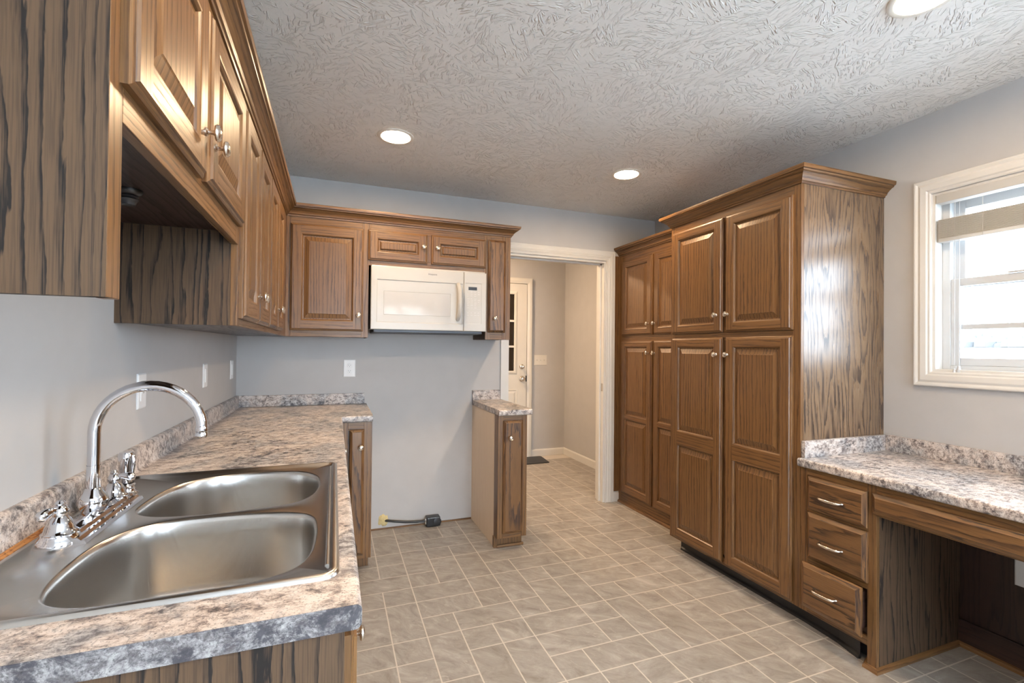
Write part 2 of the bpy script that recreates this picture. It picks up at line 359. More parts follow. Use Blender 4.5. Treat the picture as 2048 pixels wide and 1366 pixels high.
# ------------------------------------------------------------------ setting: shell
def wall_y(name, y0, y1, x0, x1, z0, z1, holes=()):
    """wall slab between y0..y1 with rectangular holes (xa, xb, za, zb), one mesh of solid pieces"""
    xs = sorted({x0, x1, *[h[0] for h in holes], *[h[1] for h in holes]}); m = MB()
    for a, b in zip(xs, xs[1:]):
        cut = sorted([(h[2], h[3]) for h in holes if h[0] <= a+1e-6 and h[1] >= b-1e-6]); lo = z0
        for c, d in cut:
            if c > lo+1e-6: m.box(a, b, y0, y1, lo, c)
            lo = d
        if lo < z1-1e-6: m.box(a, b, y0, y1, lo, z1)
    return struct(name, m, WALL)
def wall_x(name, x0, x1, y0, y1, z0, z1, holes=()):
    ys = sorted({y0, y1, *[h[0] for h in holes], *[h[1] for h in holes]}); m = MB()
    for a, b in zip(ys, ys[1:]):
        cut = sorted([(h[2], h[3]) for h in holes if h[0] <= a+1e-6 and h[1] >= b-1e-6]); lo = z0
        for c, d in cut:
            if c > lo+1e-6: m.box(x0, x1, a, b, lo, c)
            lo = d
        if lo < z1-1e-6: m.box(x0, x1, a, b, lo, z1)
    return struct(name, m, WALL)
WT = .12
DX0, DX1, DZ = 1.852, 2.745, 2.062                # doorway opening
WY0, WY1, WZ0, WZ1 = .44, 1.384, 1.220, 2.064     # window opening
wall_x('wall_left', -WT, 0, FY-WT, D+WT, F, H)
wall_y('wall_back', D, D+WT, 0, WX+WT, F, H, [(DX0, DX1, F, DZ)])
wall_x('wall_right', WX, WX+WT, FY-WT, D, F, H, [(WY0, WY1, WZ0, WZ1), (-2.7, -1.1, .80, 2.10)])
wall_y('wall_front', FY-WT, FY, 0, WX, F, H, [(.70, 2.60, F, 2.06)])
wall_x('wall_hall_right', HX, HX+WT, D+WT, HY, F, H)
wall_y('wall_hall_back', HY, HY+WT, .9, HX+WT, F, H)
wall_x('wall_hall_left', .78, .90, D+WT, HY+WT, F, H)
struct('ceiling', box(-WT, HX+WT, FY-WT, HY+WT, H, H+.1), CEIL)
# floor: one vinyl sheet whose printed tiles are faces with a random tone each
def floor():
    gx, gy, ox, oy = .1525, .1535, .995, 1.9555
    c0, c1 = math.floor((-.13-ox)/gx), math.ceil((HX+.13-ox)/gx); r0, r1 = math.floor((FY-.13-oy)/gy), math.ceil((HY+.13-oy)/gy)
    def kind(c, r):      # tile covering cell: (dc, dr, wc, wr) of its lower-left cell
        k = (c-1)//3; cc = c-3*k; q = (r+3*k) % 6
        if cc == 1: return {5: (0, 0, 2, 1), 0: (0, 0, 2, 1), 1: (0, 0, 1, 1), 2: (0, 0, 1, 2), 3: (0, -1, 1, 2), 4: (0, 0, 1, 1)}[q]
        if cc == 2: return {5: (-1, 0, 2, 1), 0: (-1, 0, 2, 1), 4: (0, 0, 2, 1), 3: (0, 0, 1, 1), 1: (0, 0, 1, 2), 2: (0, -1, 1, 2)}[q]
        return {5: (0, 0, 1, 1), 0: (0, 0, 1, 1), 4: (-1, 0, 2, 1), 3: (0, 0, 1, 1), 1: (0, 0, 1, 2), 2: (0, -1, 1, 2)}[q]
    g = .0028; vs = []; fs = []; col = []
    def quad(a, b, c, d, cl):
        i = len(vs); vs.extend([(a, c, F), (b, c, F), (b, d, F), (a, d, F)]); fs.append((i, i+1, i+2, i+3)); col.append(cl)
    rnd = {}
    for c in range(c0, c1):
        for r in range(r0, r1):
            dc, dr, wc, wr = kind(c, r); key = (c+dc, r+dr)
            if key in rnd: continue
            rnd[key] = 1; X0, Y0 = ox+(c+dc-1)*gx+gx, oy+(r+dr-3)*gy
            X0 = ox+(c+dc-1)*gx; a, b, e, d = X0, X0+wc*gx, Y0, Y0+wr*gy
            t = (R.random(), R.random(), 0.0, 1.0); G = (0.5, 0.0, 1.0, 1.0)
            quad(a+g, b-g, e+g, d-g, t); quad(a, b, e, e+g, G); quad(a, b, d-g, d, G); quad(a, a+g, e+g, d-g, G); quad(b-g, b, e+g, d-g, G)
    me = bpy.data.meshes.new('floor'); 
    x0, x1, y0, y1 = ox+(c0-2)*gx, ox+(c1+2)*gx, oy+(r0-5)*gy, oy+(r1+2)*gy
    i = len(vs); vs.extend([(x0, y0, F-.002), (x1, y0, F-.002), (x1, y1, F-.002), (x0, y1, F-.002), (x0, y0, F-.1), (x1, y0, F-.1), (x1, y1, F-.1), (x0, y1, F-.1)])
    for f in ((0, 1, 2, 3), (4, 7, 6, 5), (0, 4, 5, 1), (1, 5, 6, 2), (2, 6, 7, 3), (3, 7, 4, 0)): fs.append(tuple(i+j for j in f)); col.append((.5, 0, 1, 1))
    me.from_pydata(vs, [], fs); at = me.attributes.new('tile', 'FLOAT_COLOR', 'FACE')
    for k, cl in enumerate(col): at.data[k].color = cl
    me.materials.append(FLOOR); o = bpy.data.objects.new('floor', me); C.objects.link(o); o['kind'] = 'structure'
floor()
# outside
gm = MB(); gm.poly([(-60, -60, -.4), (5, -60, -.4), (5, 60, -.4), (-60, 60, -.4)]); gm.poly([(5, -60, -.4), (60, -60, 2.1), (60, 60, 2.1), (5, 60, -.4)])
g_ = struct('ground', gm, SNOW)
tm = MB()
for i in range(420):
    y = -48+i*.23+R.uniform(-.2, .2); x = 55+R.uniform(-2, 3); h = R.uniform(.5, 1.1)+.5*math.sin(i*.11)*math.sin(i*.031); w = R.uniform(.5, 1.3); h = max(.4, h)
    tm.lathe([(0, -.4), (w, 0), (w*.95, h*.45), (w*.5, h*.8), (w*.12, h), (0, h+R.uniform(0, .5))], (x, y, 1.85), (0, 0, 1), 7)
t_ = tm.build('treeline', TREE); tag(t_, 'hazy bare treeline beyond the pale field outside the window', 'trees', kind='stuff')

# ------------------------------------------------------------------ trim: doorway casing, baseboards
CAS = [(0, 0), (0, .011), (.006, .014), (.012, .0105), (.020, .0125), (.030, .0165), (.036, .013), (.046, .0165), (.060, .0175), (.068, .015), (.080, .0165), (.083, .012), (.083, 0)]
t1 = MB()
# right leg + head: path up the right leg then across to the left; side = outward
cw = .083
t1.sweep([(DX1, D, F), (DX1, D, DZ), (1.80, D, DZ)], CAS, (0, -1, 0))
t1.box(1.80, DX0, D-.014, D, F, DZ)
for a in ((DX1-.018, DX1, D, D+WT, F, DZ), (DX0, DX0+.018, D, D+WT, F, DZ), (DX0+.018, DX1-.018, D, D+WT, DZ-.018, DZ), (DX1-.03, DX1-.018, D+.045, D+.08, F, DZ-.018), (DX0+.018, DX1-.018, D+.045, D+.08, DZ-.03, DZ-.018)): t1.box(*a)
trim1 = struct('trim_1', t1, WHITE)
box(DX1-.0195, DX1-.0175, D+.012, D+.038, .955, 1.02).build('strike_plate', NICKEL, trim1)
BBP = [(0, 0), (.013, 0), (.013, .070), (.008, .080), (.004, .084), (0, .084)]
def base(name, path, m=WHITE):
    return struct(name, MB().sweep(path, BBP, (0, 0, 1)), m)
base('baseboard_hall_back', [(2.812, HY, F), (HX, HY, F), (HX, D+WT, F)])
base('baseboard_back', [(DX1+cw, D, F), (2.879, D, F)])
struct('trim_2', box(.815, 1.575, D-.004, D, F, F+.012, g='x'), OAK)     # raw strip at the foot of the range wall

# ------------------------------------------------------------------ window_1
wo = thing('window_1', 'white window', 'window', (WX, (WY0+WY1)/2, WZ0)); del wo['label']; del wo['category']; wo['kind'] = 'structure'
WC = [(0, 0), (0, .010), (.005, .013), (.012, .013), (.018, .018), (.040, .020), (.050, .016), (.060, .020), (.066, .020), (.070, .014), (.070, 0)]
MB().sweep([(WX, WY0, WZ0), (WX, WY0, WZ1), (WX, WY1, WZ1), (WX, WY1, WZ0)], WC, (-1, 0, 0), closed=True).build('window_casing', WHITE, wo)
j = MB()
for a in ((WX, WX+.09, WY0, WY0+.012, WZ0, WZ1), (WX, WX+.09, WY1-.012, WY1, WZ0, WZ1), (WX, WX+.09, WY0+.012, WY1-.012, WZ0, WZ0+.012), (WX, WX+.09, WY0+.012, WY1-.012, WZ1-.012, WZ1)): j.box(*a)
j.build('window_jamb', WHITE, wo)
a0, a1 = WY0+.012, WY1-.012
fr = MB()
for a in ((WX+.055, WX+.12, a0, a0+.03, WZ0+.012, WZ1-.012), (WX+.055, WX+.12, a1-.03, a1, WZ0+.012, WZ1-.012), (WX+.055, WX+.12, a0+.03, a1-.03, WZ0+.012, WZ0+.030), (WX+.055, WX+.12, a0+.03, a1-.03, WZ1-.04, WZ1-.012)): fr.box(*a)
fr.build('window_frame', VINYL, wo, bevel=.002)
def sash(name, x0, x1, ya, yb, za, zb, st, mun):
    s = MB()
    for a in ((x0, x1, ya, ya+st, za, zb), (x0, x1, yb-st, yb, za, zb), (x0, x1, ya+st, yb-st, za, za+st), (x0, x1, ya+st, yb-st, zb-st, zb)): s.box(*a)
    if mun: s.box(x0+.008, x1-.004, ya+st, yb-st, mun-.012, mun+.012)
    o = s.build(name, VINYL, wo, bevel=.002); xm = (x0+x1)/2
    box(xm-.002, xm+.002, ya+st, yb-st, za+st, zb-st).build('pane', PANE, o)
sash('lower_sash', WX+.060, WX+.085, a0+.03, a1-.03, WZ0+.030, 1.655, .036, 1.43)
sash('upper_sash', WX+.088, WX+.112, a0+.03, a1-.03, 1.615, WZ1-.04, .042, None)
boxes([(WX+.052, WX+.062, 1.02, 1.14, 1.655, 1.664), (WX+.050, WX+.064, 1.05, 1.075, 1.655, 1.672)]).build('sash_lock', VINYL, wo, bevel=.002)
# blind raised to a stack
bl = thing('window_blind', 'cream slatted blind raised in the white window over the desk', 'blind', (WX+.03, (WY0+WY1)/2, WZ1-.012))
box(WX-.006, WX+.046, a0+.004, a1-.004, 2.011, WZ1-.013).build('headrail', BLIND, bl, bevel=.003)
sl = MB()
for i in range(20):
    z = 1.845+i*.0046; sl.sweep([(WX+.028, a0+.008, z), (WX+.028, a1-.008, z)], [(-.024, -.0017), (-.0245, 0), (-.024, .0017), (0, .0022), (.024, .0017), (.024, -.0017)], (0, 0, 1))
sl.build('slats', BLIND, bl)
box(WX+.004, WX+.050, a0+.008, a1-.008, 1.828, 1.845).build('bottom_rail', BLIND, bl, bevel=.003)
for k, (yy, zz) in enumerate(((1.285, 1.245), (1.30, 1.232))):
    cc = MB().tube([(WX+.010-.004*k, yy, WZ1-.06), (WX+.008-.004*k, yy, 1.6), (WX+.006-.004*k, yy, zz)], .0011, 6).build('pull_cord', VINYL, bl, smooth=60)
    MB().lathe([(0, 0), (.009, .002), (.0105, .012), (.006, .022), (.005, .034), (0, .036)], (WX+.006-.004*k, yy, zz-.03), (0, 0, 1), 12).build('tassel', VINYL, cc, smooth=40)
for yy in (.70, 1.20):
    MB().tube([(WX+.004, yy, 1.83), (WX+.004, yy, WZ1-.058)], .001, 6).build('lift_cord', BLIND, bl)
# windows added in the unseen dining end behind the camera to bring in daylight
w2 = MB()
for a in ((.70, .76, FY-.09, FY-.03, F, 2.06), (2.54, 2.60, FY-.09, FY-.03, F, 2.06), (1.60, 1.70, FY-.09, FY-.03, F, 2.06), (.76, 2.54, FY-.09, FY-.03, F, .10), (.76, 2.54, FY-.09, FY-.03, 1.98, 2.06)): w2.box(*a)
w2o = struct('added_window_2', w2, VINYL); box(.76, 2.54, FY-.062, FY-.058, .10, 1.98).build('pane', PANE, w2o)
w3 = MB()
for a in ((WX+.03, WX+.09, -2.7, -2.64, .80, 2.10), (WX+.03, WX+.09, -1.16, -1.1, .80, 2.10), (WX+.03, WX+.09, -2.64, -1.16, .80, .86), (WX+.03, WX+.09, -2.64, -1.16, 2.04, 2.10), (WX+.03, WX+.09, -2.64, -1.16, 1.43, 1.48)): w3.box(*a)
w3o = struct('added_window_3', w3, VINYL); box(WX+.058, WX+.062, -2.64, -1.16, .86, 2.04).build('pane', PANE, w3o)

# ------------------------------------------------------------------ door_1 in the hall
d1 = MB(); dl, dr, dt = 1.82, 2.734, 2.079; dy = HY-.030
dO = bpy.data.objects.new('door_1', None); C.objects.link(dO); dO.location = (2.28, HY, F); dO['kind'] = 'structure'
gl0, gl1, gz0, gz1 = 1.985, 2.575, 1.045, 1.955
m = MB()
for a in ((dl, gl0, dy, HY, F, dt), (gl1, dr, dy, HY, F, dt), (gl0, gl1, dy, HY, F, gz0), (gl0, gl1, dy, HY, gz1, dt)): m.box(*a)
m.build('door_slab', DOORW, dO)
MB().sweep([(gl0, dy, gz0), (gl1, dy, gz0), (gl1, dy, gz1), (gl0, dy, gz1)], [(-.004, 0), (-.002, .010), (.010, .012), (.028, .008), (.036, 0)], (0, -1, 0), closed=True).build('glass_frame', DOORW, dO)
box(gl0, gl1, dy+.012, dy+.018, gz0, gz1).build('pane', DPANE, dO)
mm = MB()
for z in (1.335, 1.637): mm.box(gl0, gl1, dy-.004, dy+.012, z-.012, z+.012)
for x in (gl0+.197, gl0+.393): mm.box(x-.012, x+.012, dy-.004, dy+.012, gz0, gz1)
mm.build('muntins', DOORW, dO)
for xa, xb in ((1.93, 2.23), (2.33, 2.62)):
    MB().door((xa, dy+.0015, .25), (1, 0, 0), (0, -1, 0), xb-xa, .58, t=.012, slab=True, edge=[(0, 0), (.004, .005), (.012, .005), (.02, .001), (.045, .007)]).build('raised_panel', DOORW, dO)
for z, r in ((1.098, .030), (.955, .033)):
    MB().lathe([(0, 0), (r, 0), (r, .006), (r*.75, .012), (.012, .014), (.012, .03), (.014, .034), (.026 if r > .031 else .015, .042), (.029 if r > .031 else .015, .052), (.024 if r > .031 else .014, .062), (0, .066)], (2.672, dy, z), (0, -1, 0), 20).build('door_knob' if r > .031 else 'deadbolt', NICKEL, dO, smooth=40)
dc_ = MB().sweep([(dr+.006, HY, F), (dr+.006, HY, dt+.006), (dl-.006, HY, dt+.006), (dl-.006, HY, F)], [(0, 0), (0, .030), (.012, .034), (.03, .040), (.055, .040), (.066, .032), (.066, 0)], (0, -1, 0)).build('door_casing', DOORW, dO)
box(dr-.012, dr+.004, dy-.004, dy, .92, .99).build('strike_plate', DKGREY, dO)

# ------------------------------------------------------------------ cabinets
T = .020
XF = .307; XB = XF-.019                 # left wall cabinets: face frame front / carcass front
def ff(parent, boxes_, m=OAK): return boxes(boxes_).build('face_frame', m, parent, bevel=.0012)
def shell(parent, x0, x1, y0, y1, z0, z1, m=VEN, g='z', name='body'): return box(x0, x1, y0, y1, z0, z1, g=g).build(name, m, parent)
def door_x(parent, y0, y1, z0, z1, x, **k):          # faces +x
    return MB().door((x, y0, z0), (0, 1, 0), (1, 0, 0), y1-y0, z1-z0, **k).build('door', OAKP if k.get('slab') else OAK, parent, recalc=False)
def door_y(parent, x0, x1, z0, z1, y, **k):          # faces -y
    return MB().door((x0, y, z0), (1, 0, 0), (0, -1, 0), x1-x0, z1-z0, **k).build('door', OAKP if k.get('slab') else OAK, parent, recalc=False)
def door_mx(parent, y0, y1, z0, z1, x, name='door', **k):  # faces -x ; y0 < y1
    return MB().door((x, y1, z0), (0, -1, 0), (-1, 0, 0), y1-y0, z1-z0, **k).build(name, OAKP if k.get('slab') else OAK, parent, recalc=False)

# wall cabinet over the sink (open bottom)
ya, yb, zr = .768, 1.655, 1.622
c = thing('wall_cabinet', 'oak wall cabinet over the sink, two short doors above a deep open valance', 'cabinet', (0, ya, ZU), 'wall cabinets')
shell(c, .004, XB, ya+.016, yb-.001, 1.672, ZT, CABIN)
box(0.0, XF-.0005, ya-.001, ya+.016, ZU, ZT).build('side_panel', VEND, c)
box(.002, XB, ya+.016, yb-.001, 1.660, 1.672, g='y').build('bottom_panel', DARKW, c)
ff(c, [(XB, XF, ya, ya+.042, ZU, ZT), (XB, XF, yb-.042, yb, zr, ZT), (XB, XF, ya+.042, yb-.042, zr, 1.70, 'y'), (XB, XF, ya+.042, yb-.042, 2.05, ZT, 'y'), (XB, XF, 1.185, 1.228, 1.70, 2.05)])
d = door_x(c, .798, 1.192, 1.672, 2.062, XF); knob(d, (XF+T, 1.165, 1.765), (1, 0, 0), 1.15)
d = door_x(c, 1.224, 1.648, 1.676, 2.062, XF); knob(d, (XF+T, 1.252, 1.765), (1, 0, 0), 1.15)
# tall pairs on the left wall
def pair_left(y0, y1, label, ds, first):
    c = thing('wall_cabinet', label, 'cabinet', (0, y0, ZU), 'wall cabinets')
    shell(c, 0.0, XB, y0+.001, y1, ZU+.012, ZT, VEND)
    box(.003, XB, y0+.002, y1, ZU+.004, ZU+.012, g='y').build('bottom_panel', DARKW, c)
    if first: box(0.0, XB, y0, y0+.001+.006, ZU, ZT).build('side_panel', VEND, c)
    ff(c, [(XB, XF, y0, y0+.035, ZU, ZT), (XB, XF, y1-.035, y1, ZU, ZT), (XB, XF, y0+.035, y1-.035, ZU, ZU+.042, 'y'), (XB, XF, y0+.035, y1-.035, ZT-.06, ZT, 'y')])
    for (a, b, k) in ds:
        d = door_x(c, a, b, 1.395, 2.062, XF); knob(d, (XF+T, k, 1.492), (1, 0, 0), 1.1)
pair_left(1.655, 2.292, 'oak wall cabinet with two tall doors, next to the open valance', [(1.672, 1.980, 1.955), (1.984, 2.288, 2.010)], True)
pair_left(2.292, 2.905, 'oak wall cabinet with two tall doors, next to the room corner', [(2.296, 2.585, 2.560), (2.589, 2.880, 2.615)], False)
# corner cabinet left of microwave
YF = D-XF; YB = YF+.019
c = thing('wall_cabinet', 'oak corner wall cabinet with one tall door left of the white microwave', 'cabinet', (XF, D, ZU), 'wall cabinets')
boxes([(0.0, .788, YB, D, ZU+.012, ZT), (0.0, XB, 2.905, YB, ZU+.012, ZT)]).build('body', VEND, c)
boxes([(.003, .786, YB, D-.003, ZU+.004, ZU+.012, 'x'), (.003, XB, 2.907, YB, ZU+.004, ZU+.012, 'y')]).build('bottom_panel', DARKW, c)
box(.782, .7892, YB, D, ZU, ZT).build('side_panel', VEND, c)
ff(c, [(XB, XF, 2.905, YF, ZU, ZT), (XF, .335, YF, YB, ZU, ZT), (.748, .790, YF, YB, ZU, ZT), (.335, .748, YF, YB, ZU, ZU+.042, 'x'), (.335, .748, YF, YB, ZT-.06, ZT, 'x')])
d = door_y(c, .332, .757, 1.410, 2.064, YF, stile=.060); knob(d, (.728, YF-T, 1.511), (0, -1, 0))
# above the microwave
c = thing('wall_cabinet', 'short oak wall cabinet with two small doors above the white microwave', 'cabinet', (.79, D, 1.84), 'wall cabinets')
shell(c, .7905, 1.5765, YB, D, 1.838, ZT, VEND)
ff(c, [(.790, .800, YF, YB, 1.838, ZT), (1.560, 1.577, YF, YB, 1.838, ZT), (.800, 1.560, YF, YB, 1.838, 1.885, 'x'), (.800, 1.560, YF, YB, ZT-.06, ZT, 'x'), (1.150, 1.205, YF, YB, 1.885, ZT-.06)])
d = door_y(c, .784, 1.163, 1.871, 2.066, YF, stile=.055, openings=[(.052, .143)]); knob(d, (1.136, YF-T, 1.978), (0, -1, 0))
d = door_y(c, 1.191, 1.571, 1.871, 2.068, YF, stile=.055, openings=[(.052, .143)]); knob(d, (1.230, YF-T, 1.978), (0, -1, 0))
# narrow one
c = thing('wall_cabinet', 'narrow oak wall cabinet with one slab door right of the white microwave', 'cabinet', (1.577, D, ZU), 'wall cabinets')
shell(c, 1.5775, 1.762, YB, D, ZU+.002, ZT, VEND)
ff(c, [(1.577, 1.610, YF, YB, ZU, ZT), (1.700, 1.762, YF, YB, ZU, ZT), (1.610, 1.700, YF, YB, ZU, ZU+.05, 'x'), (1.610, 1.700, YF, YB, ZT-.06, ZT, 'x')])
d = door_y(c, 1.593, 1.722, 1.422, 2.073, YF, slab=True); knob(d, (1.640, YF-T, 1.520), (0, -1, 0))
# crown
CROWN = [(0, 0), (.006, 0), (.008, .008), (.013, .010), (.017, .020), (.026, .030), (.038, .040), (.047, .044), (.049, .050), (.056, .052), (.058, .062), (.058, .070), (0, .070)]
cr = MB().sweep([(.001, ya, ZT-.012), (XF, ya, ZT-.012), (XF, YF, ZT-.012), (1.762, YF, ZT-.012), (1.762, D-.001, ZT-.012)], CROWN, (0, 0, 1)).build('crown_molding', OAK)
tag(cr, 'stained oak crown molding running along the tops of all the wall cabinets', 'molding')
# lamp socket under the open cabinet
so = thing('lamp_socket', 'small dark lamp socket under the open cabinet above the sink', 'lamp socket', (.150, 1.30, 1.66))
MB().lathe([(0, 0), (.026, 0), (.026, .004), (.022, .010), (.016, .013)], (.150, 1.30, 1.660), (0, 0, -1), 24).build('mounting_plate', BLACKP, so, smooth=40)
MB().lathe([(.016, .012), (.019, .016), (.015, .019), (.019, .022), (.015, .026), (.012, .034), (0, .034)], (.150, 1.30, 1.660), (0, 0, -1), 20).build('socket', DKGREY, so, smooth=40)

# ------------------------------------------------------------------ microwave
mw = thing('microwave', 'white over-the-range microwave with grey window hung under the short cabinet', 'microwave', (1.18, D, 1.42))
my, mx0, mx1, mz0, mz1 = 3.092, .800, 1.564, 1.424, 1.826
box(mx0+.004, mx1-.004, my+.022, D, mz0+.006, 1.836).build('body', MWHITE, mw, bevel=.003)
box(mx0+.02, mx1-.02, my+.03, D-.02, mz0-.018, mz0+.006).build('underside', DKGREY, mw, bevel=.004)
sx = 1.405
# door: frame ring with recess around the window
dm = MB(); P = lambda a, b, n: V3((a, my+.022-n, b))
w0 = (mx0, sx-.001, mz0, mz1)
rg = lambda i, n, b=w0: (b[0]+i, b[1]-i, b[2]+i, b[3]-i, n)
dm.ring(P, rg(0, 0), rg(0, .018)); dm.ring(P, rg(0, .018), rg(.004, .022))
inner = (.836, 1.398, 1.470, 1.745)
dm.ring(P, rg(.004, .022), (*inner, .022)); i2 = (.840, 1.394, 1.474, 1.741)
dm.ring(P, (*inner, .022), (*i2, .018)); win = (.880, 1.315, 1.520, 1.672)
dm.ring(P, (*i2, .018), (*win, .017)); w2_ = (.884, 1.311, 1.524, 1.668); dm.ring(P, (*win, .017), (*w2_, .014))
dm.poly([P(w2_[0], w2_[2], .012), P(w2_[1], w2_[2], .012), P(w2_[1], w2_[3], .012), P(w2_[0], w2_[3], .012)])
door = dm.build('door', MWHITE, mw)
MB().box(.882, 1.313, my+.0045, my+.0085, 1.522, 1.670).build('window', MWIN, door)
hp = [(1.362, my, 1.742), (1.364, my-.012, 1.735), (1.368, my-.030, 1.70), (1.370, my-.036, 1.62), (1.368, my-.030, 1.54), (1.364, my-.012, 1.505), (1.362, my, 1.498)]
MB().tube(hp, [.012, .014, .015, .015, .015, .014, .012], 14, .7).build('handle', MWHITE, door, smooth=50)
cp = MB(); b2 = (sx+.001, mx1, mz0, mz1); rg2 = lambda i, n: rg(i, n, b2)
cp.ring(P, rg2(0, 0), rg2(0, .018)); cp.ring(P, rg2(0, .018), rg2(.004, .022)); inn = (1.414, 1.530, 1.475, 1.752)
cp.ring(P, rg2(.004, .022), (*inn, .022)); in2 = (1.416, 1.528, 1.477, 1.750); cp.ring(P, (*inn, .022), (*in2, .0205))
cp.poly([P(in2[0], in2[2], .0205), P(in2[1], in2[2], .0205), P(in2[1], in2[3], .0205), P(in2[0], in2[3], .0205)])
panel = cp.build('control_panel', MWHITE, mw)
box(1.437, 1.497, my+.0005, my+.003, 1.705, 1.727).build('display', DISP, panel)
bt = MB()
for r_, z in enumerate((1.690, 1.675, 1.662, 1.645, 1.634, 1.622, 1.610, 1.598, 1.583, 1.548, 1.532)):
    for k in range(4 if r_ not in (8,) else 3):
        if R.random() < .12: continue
        x = 1.428+k*.025; bt.box(x, x+R.uniform(.010, .018), my+.0008, my+.0018, z, z+R.uniform(.003, .0055))
for a in ((1.424, 1.522, 1.560, 1.561), (1.424, 1.522, 1.576, 1.577)): bt.box(a[0], a[1], my+.0008, my+.0018, a[2], a[3])
bt.build('buttons', MGREY, panel)
def text(body, loc, rot, size, m, parent, name, depth=.0004):
    cu = bpy.data.curves.new(name, 'FONT'); cu.body = body; cu.size = size; cu.extrude = depth; cu.align_x = 'CENTER'; cu.align_y = 'CENTER'
    tmp = bpy.data.objects.new(name, cu); C.objects.link(tmp); dg = bpy.context.evaluated_depsgraph_get()
    me = bpy.data.meshes.new_from_object(tmp.evaluated_get(dg)); bpy.data.objects.remove(tmp)
    me.materials.clear(); me.materials.append(m); o = bpy.data.objects.new(name, me); C.objects.link(o)
    me.transform(Matrix.Rotation(rot[2], 4, 'Z') @ Matrix.Rotation(rot[0], 4, 'X')); off = V3(loc); p = parent
    while p is not None: off -= p.location; p = p.parent
    me.transform(Matrix.Translation(off)); o.parent = parent; return o
text('Hotpoint', (1.192, my-.0004, 1.795), (math.radians(90), 0, 0), .0155, DKGREY, door, 'logo_lettering')

# ------------------------------------------------------------------ counters
DC = .634; BX = .803
BN = [(-.020, 0)]+[(x, z) for x, z in arc((-.009, -.009), .009, math.pi/2, 0, 5)]+[(x, z) for x, z in arc((-.010, -.028), .010, 0, -math.pi/2, 4)]+[(-.020, -.038)]
ct = thing('countertop', 'speckled laminate countertop holding the steel sink, turning the room corner', 'countertop', (.3, 2.0, ZC))
cm = MB(); y0 = .757; yj = D-DC
cm.sweep([(DC, y0, ZC), (DC, yj, ZC), (BX, yj, ZC)], BN, (0, 0, 1))
hx0, hx1, hy0, hy1 = .070, .585, .865, 1.680
for a in ((0, DC-.020, y0, hy0), (0, hx0, hy0, hy1), (hx1, DC-.020, hy0, hy1), (0, DC-.020, hy1, D), (DC-.020, BX, yj+.020, D)): cm.box(a[0], a[1], a[2], a[3], ZC-.036, ZC, g='y')
cm.build('top', LAM, ct, smooth=35)
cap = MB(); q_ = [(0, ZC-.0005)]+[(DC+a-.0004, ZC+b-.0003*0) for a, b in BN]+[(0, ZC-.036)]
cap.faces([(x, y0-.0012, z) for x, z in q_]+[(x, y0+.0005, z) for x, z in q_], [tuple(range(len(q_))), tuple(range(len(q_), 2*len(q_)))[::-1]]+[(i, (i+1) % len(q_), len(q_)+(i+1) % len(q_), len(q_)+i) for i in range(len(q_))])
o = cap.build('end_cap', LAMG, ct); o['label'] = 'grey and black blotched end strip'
SPL = [(0, 0), (.030, 0), (.026, .002), (.0225, .006), (.021, .012), (.020, .060), (.018, .068), (.012, .073), (0, .073)]
MB().sweep([(0.0, y0, ZC), (0.0, D, ZC)], [(a, b) for a, b in SPL], (0, 0, 1)).build('backsplash', LAM, ct, smooth=40)
box(.020, BX-.013, D-.020, D, ZC, ZB-.001, g='x').build('backsplash', LAM, ct, bevel=.0015)
ex = MB()
pts = [(.026, 1.05), (.040, 1.055), (.052, 1.10), (.050, 1.16), (.056, 1.22), (.046, 1.28), (.036, 1.31), (.024, 1.30)]
top = [V3((x, y, ZC+.0018+.008*(1-(x-.024)/.035))) for x, y in pts]; bot = [V3((x, y, ZC)) for x, y in pts]; n_ = len(pts)
ex.faces(top+bot, [tuple(range(n_))]+[(i, (i+1) % n_, n_+(i+1) % n_, n_+i) for i in range(n_)], (0, 1, 0))
o = ex.build('exposed_core', CORE, ct); o['label'] = 'torn brown raw core beside backsplash'
ct2 = thing('countertop', 'small speckled laminate countertop on the narrow cabinet right of range gap', 'countertop', (1.69, 3.1, ZC))
sm = MB(); x0, x1 = 1.574, 1.803
sm.sweep([(x0, yj, ZC), (x1, yj, ZC)], BN, (0, 0, 1)); sm.box(x0, x1, yj+.020, D, ZC-.036, ZC, g='y'); sm.build('top', LAM, ct2, smooth=35)
box(x0, 1.795, D-.020, D, ZC, ZB, g='x').build('backsplash', LAM, ct2, bevel=.0015)

# ------------------------------------------------------------------ base cabinets
XD = .610
c = thing('base_cabinet', 'long oak base cabinet under the steel sink along the left wall', 'cabinet', (0, .775, F))
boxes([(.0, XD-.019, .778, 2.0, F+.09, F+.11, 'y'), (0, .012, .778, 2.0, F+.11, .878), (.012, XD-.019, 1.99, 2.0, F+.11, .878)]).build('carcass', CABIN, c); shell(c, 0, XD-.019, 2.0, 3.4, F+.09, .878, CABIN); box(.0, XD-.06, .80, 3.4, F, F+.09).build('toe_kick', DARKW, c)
box(0, XD-.0005, .769, .777, F, .879).build('side_panel', VEND, c)
ys = [.7775, 1.27, 1.72, 2.15, 2.60, 2.845]
fb = [(XD-.019, XD, y-.019 if i else y, y+.019 if i else y+.038, F+.09, .879) for i, y in enumerate(ys[:-1])]+[(XD-.019, XD, ys[-1]-.10, ys[-1], F+.09, .879)]
for a, b in zip(ys, ys[1:]): fb += [(XD-.019, XD, a+.02, b-.02, F+.09, F+.13, 'y'), (XD-.019, XD, a+.02, b-.02, .84, .879, 'y')]
ff(c, fb)
for i, (a, b) in enumerate(zip(ys[:-2], ys[1:-1])):
    d = door_x(c, a+.024, b-.006, F+.112, .846, XD)
    if i in (0, 3): knob(d, (XD+T, 1.03 if i == 0 else b-.04, .715 if i == 0 else .775), (1, 0, 0), 1.0)
